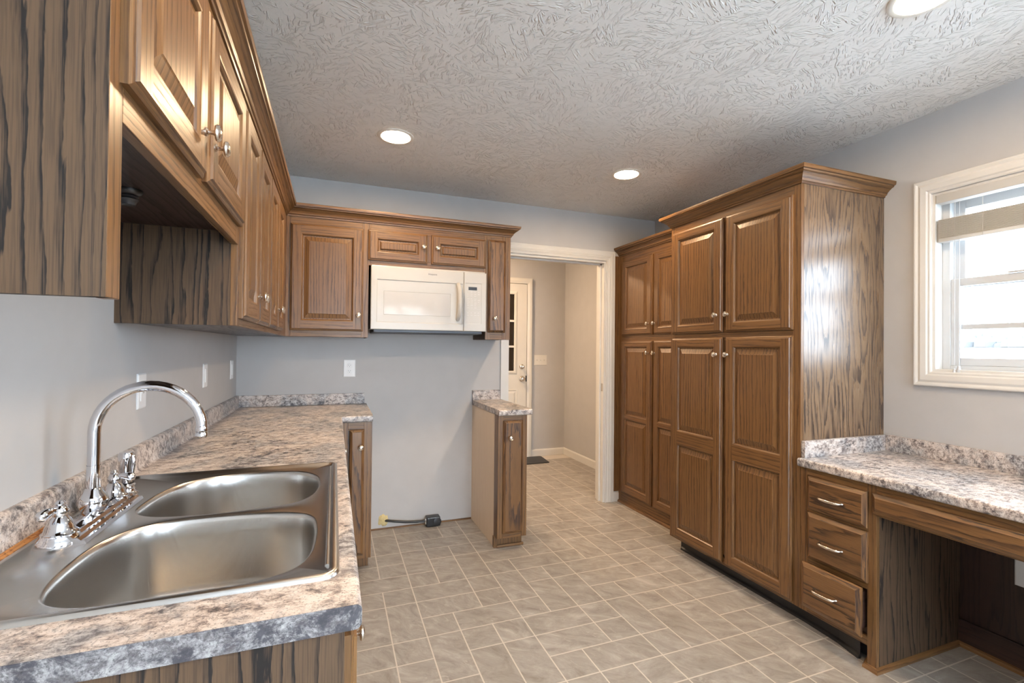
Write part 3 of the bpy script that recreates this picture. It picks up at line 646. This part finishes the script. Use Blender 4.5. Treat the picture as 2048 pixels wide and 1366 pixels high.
c = thing('base_cabinet', 'narrow oak base cabinet with slab door left of the empty range gap', 'cabinet', (.70, D, F), 'narrow cabinets beside the range gap')
YD = D-.61; YDB = YD+.019
shell(c, .612, .7995, YDB, D, F+.09, .879, VEN); box(.612, .790, YD+.07, D, F, F+.09).build('toe_kick', OAK, c)
ff(c, [(.612, .668, YD, YDB, F+.075, .879), (.755, .801, YD, YDB, F+.075, .879), (.668, .755, YD, YDB, F+.075, F+.13, 'x'), (.668, .755, YD, YDB, .83, .879, 'x')])
d = door_y(c, .676, .757, .118, .836, YD, slab=True); knob(d, (.737, YD-T, .735), (0, -1, 0))
c = thing('base_cabinet', 'narrow oak base cabinet with pale unfinished side right of the empty range gap', 'cabinet', (1.68, D, F), 'narrow cabinets beside the range gap')
shell(c, 1.581, 1.775, YDB, D, F+.075, .879, VEN); box(1.590, 1.768, YD+.06, D, F, F+.075).build('toe_kick', OAK, c)
o = box(1.577, 1.581, YD+.075, D, F, .879).build('side_panel', PALE, c); o['label'] = 'pale unfinished plywood side'
box(1.577, 1.581, YDB, YD+.075, F+.075, .879).build('stained_edge', OAK, c)
ff(c, [(1.577, 1.612, YD, YDB, F+.075, .879), (1.738, 1.777, YD, YDB, F+.075, .879), (1.612, 1.738, YD, YDB, F+.075, F+.125, 'x'), (1.612, 1.738, YD, YDB, .84, .879, 'x')])
d = door_y(c, 1.609, 1.744, .122, .846, YD, slab=True); knob(d, (1.653, YD-T, .737), (0, -1, 0))
boxes([(1.570, 1.590, YD+.045, YD+.075, F, F+.075), (1.590, 1.775, YD+.04, YD+.055, F, F+.016, 'x')]).build('toe_molding', OAK, c, bevel=.002)

# ------------------------------------------------------------------ sink
def rpoly(pts, rad, n=8):
    out = []; k = len(pts)
    for i in range(k):
        p = V3((*pts[i], 0)); a = (V3((*pts[i-1], 0))-p).normalized(); b = (V3((*pts[(i+1) % k], 0))-p).normalized()
        th = math.acos(max(-1, min(1, a.dot(b)))); t = rad[i]/math.tan(th/2); ctr = p+(a+b).normalized()*(rad[i]/math.sin(th/2))
        s0 = p+a*t-ctr; s1 = p+b*t-ctr
        for j in range(n+1):
            f = j/n; ang = s0.angle(s1); q = (s0*math.sin((1-f)*ang)+s1*math.sin(f*ang))/math.sin(ang) if ang > 1e-4 else s0
            out.append((ctr.x+q.x, ctr.y+q.y))
    return out
def inset(poly, d):
    k = len(poly); out = []
    for i in range(k):
        p0, p1, p2 = V3((*poly[i-1], 0)), V3((*poly[i], 0)), V3((*poly[(i+1) % k], 0))
        a = (p1-p0); b = (p2-p1); a = a.normalized() if a.length > 1e-7 else b.normalized(); b = b.normalized() if b.length > 1e-7 else a
        n = V3((-a.y-b.y, a.x+b.x, 0)).normalized(); out.append((p1.x+n.x*d, p1.y+n.y*d))
    return out
sk = thing('sink', 'stainless steel double bowl sink set in the speckled counter', 'sink', (.33, 1.27, ZC))
outer = rpoly([(.036, .852), (.603, .852), (.603, 1.694), (.036, 1.694)], [.03]*4, 6)
def spline(p, n=5):
    out = []; k = len(p)
    for i in range(k):
        a, b, c, d = (p[(i+q-1) % k] for q in range(4))
        for j in range(n):
            t = j/n; f = lambda w: .5*(2*b[w]+(c[w]-a[w])*t+(2*a[w]-5*b[w]+4*c[w]-d[w])*t*t+(3*b[w]-a[w]-3*c[w]+d[w])*t**3); out.append((f(0), f(1)))
    return out
near = spline([(.168, .935), (.155, .991), (.151, 1.077), (.158, 1.150), (.180, 1.201), (.210, 1.234), (.255, 1.252), (.342, 1.256), (.446, 1.244), (.515, 1.217), (.548, 1.180), (.560, 1.120), (.561, 1.031), (.552, .955), (.524, .905), (.460, .877), (.390, .868), (.326, .867), (.264, .873), (.216, .886), (.184, .908)])[::-1]
far = spline([(.155, 1.345), (.152, 1.395), (.161, 1.489), (.192, 1.576), (.262, 1.634), (.345, 1.650), (.430, 1.643), (.502, 1.613), (.546, 1.547), (.557, 1.470), (.555, 1.405), (.538, 1.338), (.495, 1.290), (.394, 1.270), (.296, 1.270), (.223, 1.282), (.178, 1.308)])[::-1]
bm = bmesh.new(); zd = ZC+.0025
def loop(poly, z): return [bm.verts.new((x, y, z)) for x, y in poly]
def bridge(a, b):
    for i in range(len(a)): bm.faces.new((a[i], a[(i+1) % len(a)], b[(i+1) % len(a)], b[i]))
lo = [loop(outer, ZC), loop(inset(outer, .002), ZC+.006), loop(inset(outer, .006), ZC+.008), loop(inset(outer, .014), ZC+.0075), loop(inset(outer, .019), zd)]
for a, b in zip(lo, lo[1:]): bridge(a, b)
def bowl(poly):
    z0 = zd; ls = [loop(poly, z0)]
    for ins, dz in ((.003, -.0008), (.006, -.004), (.0085, -.012), (.010, -.04), (.014, -.145), (.018, -.162), (.028, -.174), (.045, -.180)): ls.append(loop(inset(poly, ins), z0+dz))
    for a, b in zip(ls, ls[1:]): bridge(a, b)
    cx = sum(p[0] for p in poly)/len(poly); cy_ = sum(p[1] for p in poly)/len(poly)
    mid = [bm.verts.new((cx+.055*math.cos(t), cy_+.055*math.sin(t), z0-.185)) for t in [math.atan2(p[1]-cy_, p[0]-cx) for p in inset(poly, .045)]]
    bridge(ls[-1], mid); bm.faces.new(mid); return ls[0], (cx, cy_)
n0, cn = bowl(near); f0_, cf = bowl(far)
es = []
for l in (lo[-1], n0, f0_):
    for i in range(len(l)): es.append(bm.edges.get((l[i], l[(i+1) % len(l)])))
bmesh.ops.triangle_fill(bm, use_beauty=True, use_dissolve=False, edges=es)
bmesh.ops.recalc_face_normals(bm, faces=bm.faces)
me = bpy.data.meshes.new('basin'); off = sk.location
for v in bm.verts: v.co -= off
bm.to_mesh(me); bm.free(); me.polygons.foreach_set('use_smooth', [True]*len(me.polygons)); me.set_sharp_from_angle(angle=math.radians(50)); me.materials.append(STEEL)
ob = bpy.data.objects.new('basin', me); C.objects.link(ob); ob.parent = sk
for cxy in (cn, cf):
    MB().lathe([(.0, .004), (.012, .004), (.030, .002), (.040, .006), (.052, .006), (.056, .0)], (cxy[0], cxy[1], zd-.184), (0, 0, 1), 28).build('drain', CHROME, sk, smooth=40)
gr_ = MB().tube([(.582, .90, zd), (.582, 1.64, zd)], .004, 8).build('front_bead', STEEL, sk, smooth=50)

# ------------------------------------------------------------------ faucet
fx, fy, fz = .088, 1.318, zd
fa = thing('faucet', 'chrome gooseneck faucet with two lever handles behind the steel sink', 'faucet', (fx, fy, fz))
br = MB(); br.sweep([(fx, 1.160, fz), (fx, 1.455, fz)], [(-.028, 0), (-.028, .008), (-.023, .014), (-.016, .016), (-.010, .021), (.012, .021), (.018, .0165), (.025, .0165), (.030, .0115), (.037, .0115), (.042, .0065), (.048, .0065), (.051, 0)], (0, 0, 1))
br.build('base_plate', CHROME, fa, smooth=40)
for yy, sgn in ((1.182, -1), (1.426, 1)):
    h = MB().lathe([(r_*.80, z_) for r_, z_ in [(.0, 0), (.046, 0), (.046, .004), (.041, .010), (.036, .017), (.036, .021), (.031, .024), (.028, .034), (.020, .046), (.0135, .052), (.0165, .057), (.0175, .063), (.013, .070), (.009, .073), (.0105, .077), (.006, .082), (0, .083)]], (fx, yy, fz), (0, 0, 1), 28).build('handle', CHROME, fa, smooth=40)
    dirv = V3((.35 if sgn > 0 else -.45, sgn*.25 if sgn > 0 else -.9, 0)).normalized() if sgn < 0 else V3((1, .1, 0)).normalized()
    o0 = V3((fx, yy, fz+.064)); dirv = dirv*.85; MB().tube([o0+dirv*.006, o0+dirv*.018+V3((0, 0, .003)), o0+dirv*.032+V3((0, 0, .001)), o0+dirv*.042-V3((0, 0, .003)), o0+dirv*.049-V3((0, 0, .004))], [.006, .0065, .0095, .0105, .005], 12).build('lever', CHROME, h, smooth=50)
MB().lathe([(0, 0), (.034, 0), (.034, .006), (.025, .012), (.021, .018), (.026, .028), (.028, .040), (.025, .052), (.018, .060), (.0165, .066), (.0130, .070), (.0125, .12)], (fx, fy, fz), (0, 0, 1), 28).build('spout_base', CHROME, fa, smooth=40)
zc_ = fz+.192; ra = .1035
sp = [(fx, fy, fz+.06), (fx, fy, fz+.12)]+[(fx+ra-ra*math.cos(t), fy, zc_+ra*math.sin(t)) for t in [math.pi*i/22*1.0 for i in range(22)]]
sp += [(fx+2*ra-.001, fy, zc_+.004)]
MB().tube(sp, [.0118]*len(sp), 16).build('spout', CHROME, fa, smooth=60)
MB().lathe([(0, 0), (.010, 0), (.0135, .004), (.0135, .010), (.012, .013), (.0135, .016), (.0125, .026), (.0115, .028)], (fx+2*ra-.001, fy, zc_-.022), (0, 0, 1), 20).build('aerator', CHROME, fa, smooth=40)
ss = thing('side_sprayer', 'chrome side sprayer standing at the far end of the faucet', 'sprayer', (.086, 1.500, fz))
MB().lathe([(0, 0), (.027, 0), (.027, .005), (.021, .011), (.019, .022), (.021, .026), (.018, .030)], (.086, 1.500, fz), (0, 0, 1), 24).build('holder', CHROME, ss, smooth=40)
MB().lathe([(.0, .028), (.0135, .028), (.0150, .040), (.0155, .085), (.0165, .096), (.0165, .106), (.014, .111), (0, .112)], (.086, 1.500, fz), (0, 0, 1), 24).build('spray_head', CHROME, ss, smooth=40)
MB().tube([(.096, 1.498, fz+.104), (.102, 1.498, fz+.100), (.103, 1.498, fz+.078), (.099, 1.499, fz+.050)], [.005, .0055, .005, .004], 10).build('trigger', CHROME, ss, smooth=50)

# ------------------------------------------------------------------ pantries
XP = WX-.596; XPB = XP+.019       # deep pantry face plane x = 2.649
p = thing('pantry_cabinet', 'deep floor-to-crown oak pantry cabinet with four doors beside the desk', 'cabinet', (2.95, 2.05, F), 'oak pantries')
py0, py1 = 1.595, 2.511; XQ = 2.879
shell(p, XPB, WX, py0+.006, py1, F+.09, ZT, VEN); box(XPB, WX, py0, py0+.006, F+.09, ZT).build('side_panel', VEN, p)
box(XP+.075, WX, py0, py1-.02, F, F+.09).build('toe_kick', BLACK, p)
def fface(parent, x, xb, y0, y1, zz, zlow):
    ff(parent, [(x, xb, y0, y0+.040, zlow, ZT), (x, xb, y1-.040, y1, zlow, ZT), (x+.001, xb, (y0+y1)/2-.03, (y0+y1)/2+.03, zlow+.06, ZT-.06)]+[(x, xb, y0+.04, y1-.04, a, b, 'y') for a, b in zz])
fface(p, XP, XPB, py0, py1, [(F+.09, F+.13), (1.36, 1.44), (2.04, ZT)], F+.09)
ym = (py0+py1)/2
for a, b, kk in ((1.631, 2.041, 2.041-.022), (2.063, 2.485, 2.063+.038)):
    w = b-a
    d = door_mx(p, a, b, 1.413, 2.062, XP, stile=.056, openings=[(.048, .600)]); knob(d, (XP-T, kk, 1.512), (-1, 0, 0))
    d = door_mx(p, a, b, .120, 1.384, XP, stile=.056, openings=[(.058, .594), (.676, 1.214)]); knob(d, (XP-T, kk, 1.287), (-1, 0, 0))
MB().sweep([(XQ-.060, py1, ZT-.012), (XP, py1, ZT-.012), (XP, py0, ZT-.012), (WX-.001, py0, ZT-.012)], CROWN, (0, 0, 1)).build('crown_molding', OAK, p)
p = thing('pantry_cabinet', 'shallow oak pantry cabinet with four doors beside the white doorway', 'cabinet', (3.05, 3.0, F), 'oak pantries')
XQ = 2.879; XQB = XQ+.019; qy0, qy1 = 2.513, 3.452
shell(p, XQB, WX, qy0, D, F, ZT, VEN)
fface(p, XQ, XQB, qy0, qy1, [(F, F+.10), (1.36, 1.44), (2.04, ZT)], F)
for a, b, kk in ((2.575, 2.974, 2.993-.006-.022), (2.996, 3.402, 3.05-.024)):
    kk = b-.018 if b < 2.98 else a+.036
    d = door_mx(p, a, b, 1.430, 2.052, XQ, stile=.054, openings=[(.048, .572)]); knob(d, (XQ-T, kk, 1.514), (-1, 0, 0))
    d = door_mx(p, a, b, .112, 1.379, XQ, stile=.054, openings=[(.062, .624), (.652, 1.225)]); knob(d, (XQ-T, kk, 1.287), (-1, 0, 0))
MB().sweep([(XQ, D-.001, ZT-.012), (XQ, qy0, ZT-.012)], CROWN, (0, 0, 1)).build('crown_molding', OAK, p)
box(2.829, XQ, D-.012, D, F+.088, ZT-.01).build('filler_strip', OAK, p)
MB().sweep([(XQ, 3.45, F), (XQ, qy0, F)], [(0, 0), (.012, 0), (.012, .008), (.007, .016), (0, .018)], (0, 0, 1)).build('shoe_molding', OAK, p)

# ------------------------------------------------------------------ desk
dk = thing('desk_cabinet', 'oak desk cabinet with three drawers, the lowest pulled open, beside a knee space', 'cabinet', (2.95, 1.43, F))
ky = 1.263; ztop = .772
shell(dk, XPB, WX-.03, ky+.012, py0-.002, F+.09, ztop, CABIN)
box(XPB, WX-.03, ky, ky+.012, F, ztop).build('side_panel', VEND, dk)
box(XP+.08, WX-.03, 1.33, py0-.002, F, F+.09).build('toe_kick', BLACK, dk)
KY1 = .30
ff(dk, [(XP, XPB, ky, ky+.034, F, ztop), (XP, XPB, py0-.035, py0-.001, F+.09, ztop), (XP, XPB, ky+.034, py0-.035, F+.09, F+.125, 'y'), (XP, XPB, ky+.034, py0-.035, .572, .590, 'y'), (XP, XPB, ky+.034, py0-.035, .335, .362, 'y'), (XP, XPB, ky+.034, py0-.035, .735, ztop, 'y'), (XP, XPB, KY1, ky, .735, ztop, 'y'), (XP, XPB, KY1, ky, .645, .66, 'y')])
PULL = [(-.048, 0), (-.046, .008), (-.044, .018), (-.03, .024), (0, .027), (.03, .024), (.044, .018), (.046, .008), (.048, 0)]
def drawer(z0, z1, out, kz):
    x = XP-out
    d = MB().door((x, 1.551, z0), (0, -1, 0), (-1, 0, 0), .259, z1-z0, slab=True, horiz=True, t=.021).build('drawer', OAKP, dk, recalc=False)
    MB().tube([(x-T-.001-n, 1.436+q, kz) for q, n in PULL], [.0068, .005, .0055, .006, .0065, .006, .0055, .005, .0068], 10).build('handle', NICKEL, d, smooth=50)
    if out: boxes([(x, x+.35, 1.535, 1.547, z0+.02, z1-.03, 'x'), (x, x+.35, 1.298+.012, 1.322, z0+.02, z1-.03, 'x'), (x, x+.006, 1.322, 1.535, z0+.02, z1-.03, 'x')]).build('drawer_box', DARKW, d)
drawer(.586, .736, 0, .656); drawer(.362, .571, 0, .455); drawer(.150, .350, .036, .252)
MB().door((XP, ky+.010, .654), (0, -1, 0), (-1, 0, 0), ky-KY1, .084, slab=True, horiz=True, t=.021).build('apron_drawer', OAKP, dk, recalc=False)
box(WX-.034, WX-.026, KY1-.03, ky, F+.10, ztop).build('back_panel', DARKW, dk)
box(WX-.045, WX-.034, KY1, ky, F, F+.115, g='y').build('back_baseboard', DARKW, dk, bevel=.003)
box(XP, WX-.03, KY1-.03, KY1, F, ztop).build('end_panel', VEND, dk)
SH = [(0, 0), (-.014, 0), (-.013, .009), (-.008, .016), (0, .019)]
MB().sweep([(XP+.08, 1.332, F), (XP+.001, 1.300, F), (XP, ky, F), (WX-.046, ky, F), (WX-.046, KY1, F)], [(-a, b) for a, b in SH][::-1], (0, 0, 1)).build('shoe_molding', OAK, dk)
dt_ = thing('countertop', 'speckled laminate desk top with backsplash under the window', 'countertop', (2.93, 1.0, ztop))
ZD = .810; xe = XP-.025
ye = KY1-.06
db = MB(); db.sweep([(xe, py0-.003, ZD), (xe, ye, ZD)], BN, (0, 0, 1)); db.box(xe+.020, WX, ye, py0-.003, ZD-.036, ZD, g='y'); db.build('top', LAM, dt_, smooth=35)
box(XP+.002, WX-.020, py0-.022, py0-.002, ZD, .888, g='x').build('side_splash', LAM, dt_, bevel=.0015)
box(WX-.020, WX, ye, py0-.022, ZD, .888, g='y').build('backsplash', LAM, dt_, bevel=.0015)
# loose vinyl toe strip
vs = MB().sweep([(XP+.0745, 2.48, F), (XP+.0745, 1.62, F), (XP+.062, 1.45, F), (XP+.035, 1.345, F)], [(0, 0), (.014, 0), (.011, .010), (.003, .018), (.003, .070), (0, .070)], (0, 0, 1)).build('toe_strip', BLACK)
tag(vs, 'dark vinyl toe strip at the foot of the deep pantry and drawers', 'strip')

# ------------------------------------------------------------------ plates, outlets
def duplex(o, c_, u, n, m=PLAST):
    for dz in (.0195, -.0195):
        q = V3(c_)+V3((0, 0, dz)); ou = MB().lathe([(.0, .0085), (.0155, .0085), (.0165, .0075), (.0165, .005)], q, n, 20).build('socket', m, o)
        sl_ = MB()
        for du, hh in ((-.006, .008), (.006, .0065)):
            a = q+u*du+n*.0083; e1 = u*.0012; e2 = V3((0, 0, hh/2)); b_ = a+V3((0, 0, .003)); sl_.faces([b_-e1-e2, b_+e1-e2, b_+e1+e2, b_-e1+e2, b_-e1-e2+n*.0006, b_+e1-e2+n*.0006, b_+e1+e2+n*.0006, b_-e1+e2+n*.0006], [(0, 3, 2, 1), (4, 5, 6, 7), (0, 1, 5, 4), (1, 2, 6, 5), (2, 3, 7, 6), (3, 0, 4, 7)])
        sl_.lathe([(0, .0009), (.0024, .0009), (.0024, 0)], q+n*.0082-V3((0, 0, .007)), n, 10); sl_.build('slots', BLACKP, ou)
def plate(name, label, cat, c_, u, n, w=.070, h=.114, kind='duplex', group=None, m=PLAST):
    c_, u, n = V3(c_), V3(u), V3(n); t = thing(name, label, cat, c_, group); P = lambda a, b, k: c_+u*a+V3((0, 0, b))+n*k
    mb = MB(); r = lambda i, k: (-w/2+i, w/2-i, -h/2+i, h/2-i, k)
    mb.ring(P, r(0, 0), r(0, .003)); mb.ring(P, r(0, .003), r(.004, .0055)); q = r(.004, .0055); mb.poly([P(q[0], q[2], q[4]), P(q[1], q[2], q[4]), P(q[1], q[3], q[4]), P(q[0], q[3], q[4])]); mb.build('plate', m, t)
    if kind == 'duplex': duplex(t, c_, u, n, m)
    elif kind == 'rocker':
        mb = MB(); rr2 = lambda i, k: (-.0165+i, .0165-i, -.033+i, .033-i, k); mb.ring(P, rr2(0, .005), rr2(.001, .008)); mb.poly([P(-.0155, -.032, .008), P(.0155, -.032, .008), P(.0155, .032, .008), P(-.0155, .032, .008)]); mb.build('rocker', m, t)
        return t
    elif kind == 'gfci':
        mb = MB(); rr2 = lambda i, k: (-.0165+i, .0165-i, -.033+i, .033-i, k); mb.ring(P, rr2(0, .005), rr2(.001, .007)); mb.poly([P(-.0155, -.032, .007), P(.0155, -.032, .007), P(.0155, .032, .007), P(-.0155, .032, .007)]); o = mb.build('outlet_face', m, t)
        for zz in (-.005, .005): b2_ = MB(); b2_.ring(P, (-.008, .008, zz-.003, zz+.003, .007), (-.007, .007, zz-.0025, zz+.0025, .0085)); b2_.poly([P(-.007, zz-.0025, .0085), P(.007, zz-.0025, .0085), P(.007, zz+.0025, .0085), P(-.007, zz+.0025, .0085)]); b2_.build('test_button', MGREY, o)
    elif kind == 'toggle3':
        for k in (-.046, 0, .046):
            mb = MB(); mb.tube([P(k, 0, .004), P(k, .004, .012), P(k, .007, .018)], [.0052, .0045, .0038], 8); mb.build('toggle', m, t, smooth=50)
    return t
G_ = 'white wall plates in the kitchen'
plate('outlet', 'white outlet plate on the left wall behind the faucet spout', 'outlet', (0, 1.862, 1.160), (0, 1, 0), (1, 0, 0), kind='gfci', group=G_)
plate('light_switch', 'white switch plate on the left wall between the faucet and the corner plate', 'switch', (0, 2.668, 1.165), (0, 1, 0), (1, 0, 0), kind='rocker', group=G_)
plate('outlet', 'white wall plate on the left wall right by the room corner', 'outlet', (0, 3.300, 1.165), (0, 1, 0), (1, 0, 0), kind='rocker', group=G_)
plate('outlet', 'white duplex outlet on the back wall above the corner counter', 'outlet', (.689, D, 1.162), (1, 0, 0), (0, -1, 0), w=.078, h=.120, group=G_)
plate('light_switch', 'cream triple switch plate on the hall wall beside the white door', 'switch', (2.927, HY, 1.174), (1, 0, 0), (0, -1, 0), w=.172, h=.122, kind='toggle3', m=DOORW)
plate('outlet', 'white outlet on the hall side wall just past the doorway casing', 'outlet', (HX, 4.40, .43), (0, -1, 0), (-1, 0, 0))
plate('outlet', 'white outlet plate on the dark back panel of the desk knee space', 'outlet', (WX-.0345, 1.03, .420), (0, -1, 0), (-1, 0, 0), w=.10)

# ------------------------------------------------------------------ range receptacle
rc_ = thing('range_receptacle', 'black range receptacle box with cord lying at the foot of the empty gap', 'receptacle', (1.29, D-.05, F))
rb = MB(); rb.box(1.225, 1.325, D-.075, D-.010, F+.004, F+.070); rb.build('box', BLACKP, rc_, bevel=.006)
MB().lathe([(0, .004), (.026, .004), (.030, .002), (.030, 0)], (1.302, D-.075, F+.036), (.15, -1, 0), 24).build('socket_face', BLACK, rc_, smooth=40)
sl_ = MB()
for t in (0, 2.2, 4.1): sl_.box(1.302+.013*math.cos(t)-.002, 1.302+.013*math.cos(t)+.002, D-.0800, D-.0785, F+.036+.013*math.sin(t)-.005, F+.036+.013*math.sin(t)+.005)
sl_.build('slots', DKGREY, rc_)
box(1.217, 1.227, D-.058, D-.028, F+.018, F+.056).build('clamp', NICKEL, rc_, bevel=.003)
MB().tube([(.934, D+.0, .078), (.955, D-.012, .078), (1.01, D-.03, .072), (1.08, D-.038, .062), (1.15, D-.04, .056), (1.222, D-.043, .055)], .0085, 10).build('cord', BLACK, rc_, smooth=60)
fm = thing('foam_patch', 'yellow foam blob where the black cord leaves the wall', 'foam', (.93, D, .078))
fo = MB(); fo.lathe([(0, .010), (.010, .012), (.022, .009), (.030, .004), (.034, 0)], (.93, D, .080), (0, -1, 0), 22)
for v in fo.v:
    k = 1+R.uniform(-.22, .22); v.x = .93+(v.x-.93)*k; v.z = .080+(v.z-.080)*k*1.15
fo.build('foam', FOAM, fm, smooth=60)
# ------------------------------------------------------------------ mat
mp = rpoly([(2.35, 4.86), (2.90, 4.86), (2.93, 5.18), (2.35, 5.18)], [.03]*4, 6); k = len(mp); mt = MB()
ins = inset(mp, .008)
mt.faces([(x, y, F) for x, y in mp]+[(x, y, F+.006) for x, y in mp]+[(x, y, F+.010) for x, y in ins], [tuple(range(k))[::-1]]+[(i, (i+1) % k, k+(i+1) % k, k+i) for i in range(k)]+[(k+i, k+(i+1) % k, 2*k+(i+1) % k, 2*k+i) for i in range(k)]+[tuple(range(2*k, 3*k))])
tag(mt.build('door_mat', BLACK), 'black rubber mat on the hall floor before the white door', 'mat')

# ------------------------------------------------------------------ ceiling lights
for x, y, lab in ((.887, 2.603, 'round recessed ceiling light nearest the microwave'), (2.357, 2.600, 'round recessed ceiling light nearest the shallow pantry and doorway'), (2.350, .940, 'round recessed ceiling light nearest the window'), (.887, .963, 'round recessed ceiling light above the sink')):
    t = thing('recessed_light', lab, 'ceiling light', (x, y, H), 'recessed ceiling lights')
    MB().lathe([(.076, -.001), (.097, -.001), (.097, -.004), (.090, -.008), (.078, -.006), (.074, -.001)], (x, y, H), (0, 0, 1), 36).build('trim_ring', BAFFLE, t, smooth=40)
    MB().lathe([(0, -.0035), (.060, -.0035), (.076, -.0025), (.076, -.001)], (x, y, H), (0, 0, 1), 32).build('lens', LAMP, t)
t = thing('ceiling_light', 'flush dome light on the hall ceiling before the white door', 'ceiling light', (1.75, 4.45, H))
MB().lathe([(.15, 0), (.15, -.02), (.14, -.02), (.14, 0)], (1.75, 4.45, H), (0, 0, 1), 32).build('rim', NICKEL, t, smooth=40)
MB().lathe([(0, -.07), (.05, -.066), (.10, -.05), (.135, -.02)], (1.75, 4.45, H), (0, 0, 1), 32).build('dome', HALLG, t, smooth=60)
# chandelier behind the camera (seen in the microwave glass)
cx, cy2, cz = 1.62, -1.5, 1.90
t = thing('chandelier', 'nickel chandelier with upturned glass shades over the dining end', 'chandelier', (cx, cy2, H))
MB().tube([(cx, cy2, H), (cx, cy2, cz-.12)], .008, 10).build('rod', NICKEL, t); MB().lathe([(0, 0), (.06, 0), (.05, -.025), (0, -.03)], (cx, cy2, H), (0, 0, 1), 24).build('canopy', NICKEL, t, smooth=40)
for k in range(5):
    a = math.radians(20+72*k); dx, dy_ = math.cos(a), math.sin(a); q = lambda r, z: (cx+dx*r, cy2+dy_*r, cz+z)
    ar = MB().tube([q(.0, -.12), q(.08, -.15), q(.18, -.14), q(.24, -.10), q(.25, -.06)], .006, 8).build('arm', NICKEL, t, smooth=60)
    MB().lathe([(.022, 0), (.040, .03), (.062, .075), (.072, .12), (.070, .12), (.060, .075), (.038, .03), (.020, .002)], q(.25, -.06), (0, 0, 1), 24).build('shade', GLOW, ar, smooth=60)
    pl = bpy.data.lights.new('ceiling_fill_light', 'POINT'); pl.energy = CEIL_FILL_W; pl.shadow_soft_size = .03; pl.color = (.80, .90, 1.0)  # cool point light added inside each shade to fill the ceiling
    po = bpy.data.objects.new('ceiling_fill_light', pl); C.objects.link(po); po.parent = t; po.location = V3(q(.25, .03))-V3((cx, cy2, H))
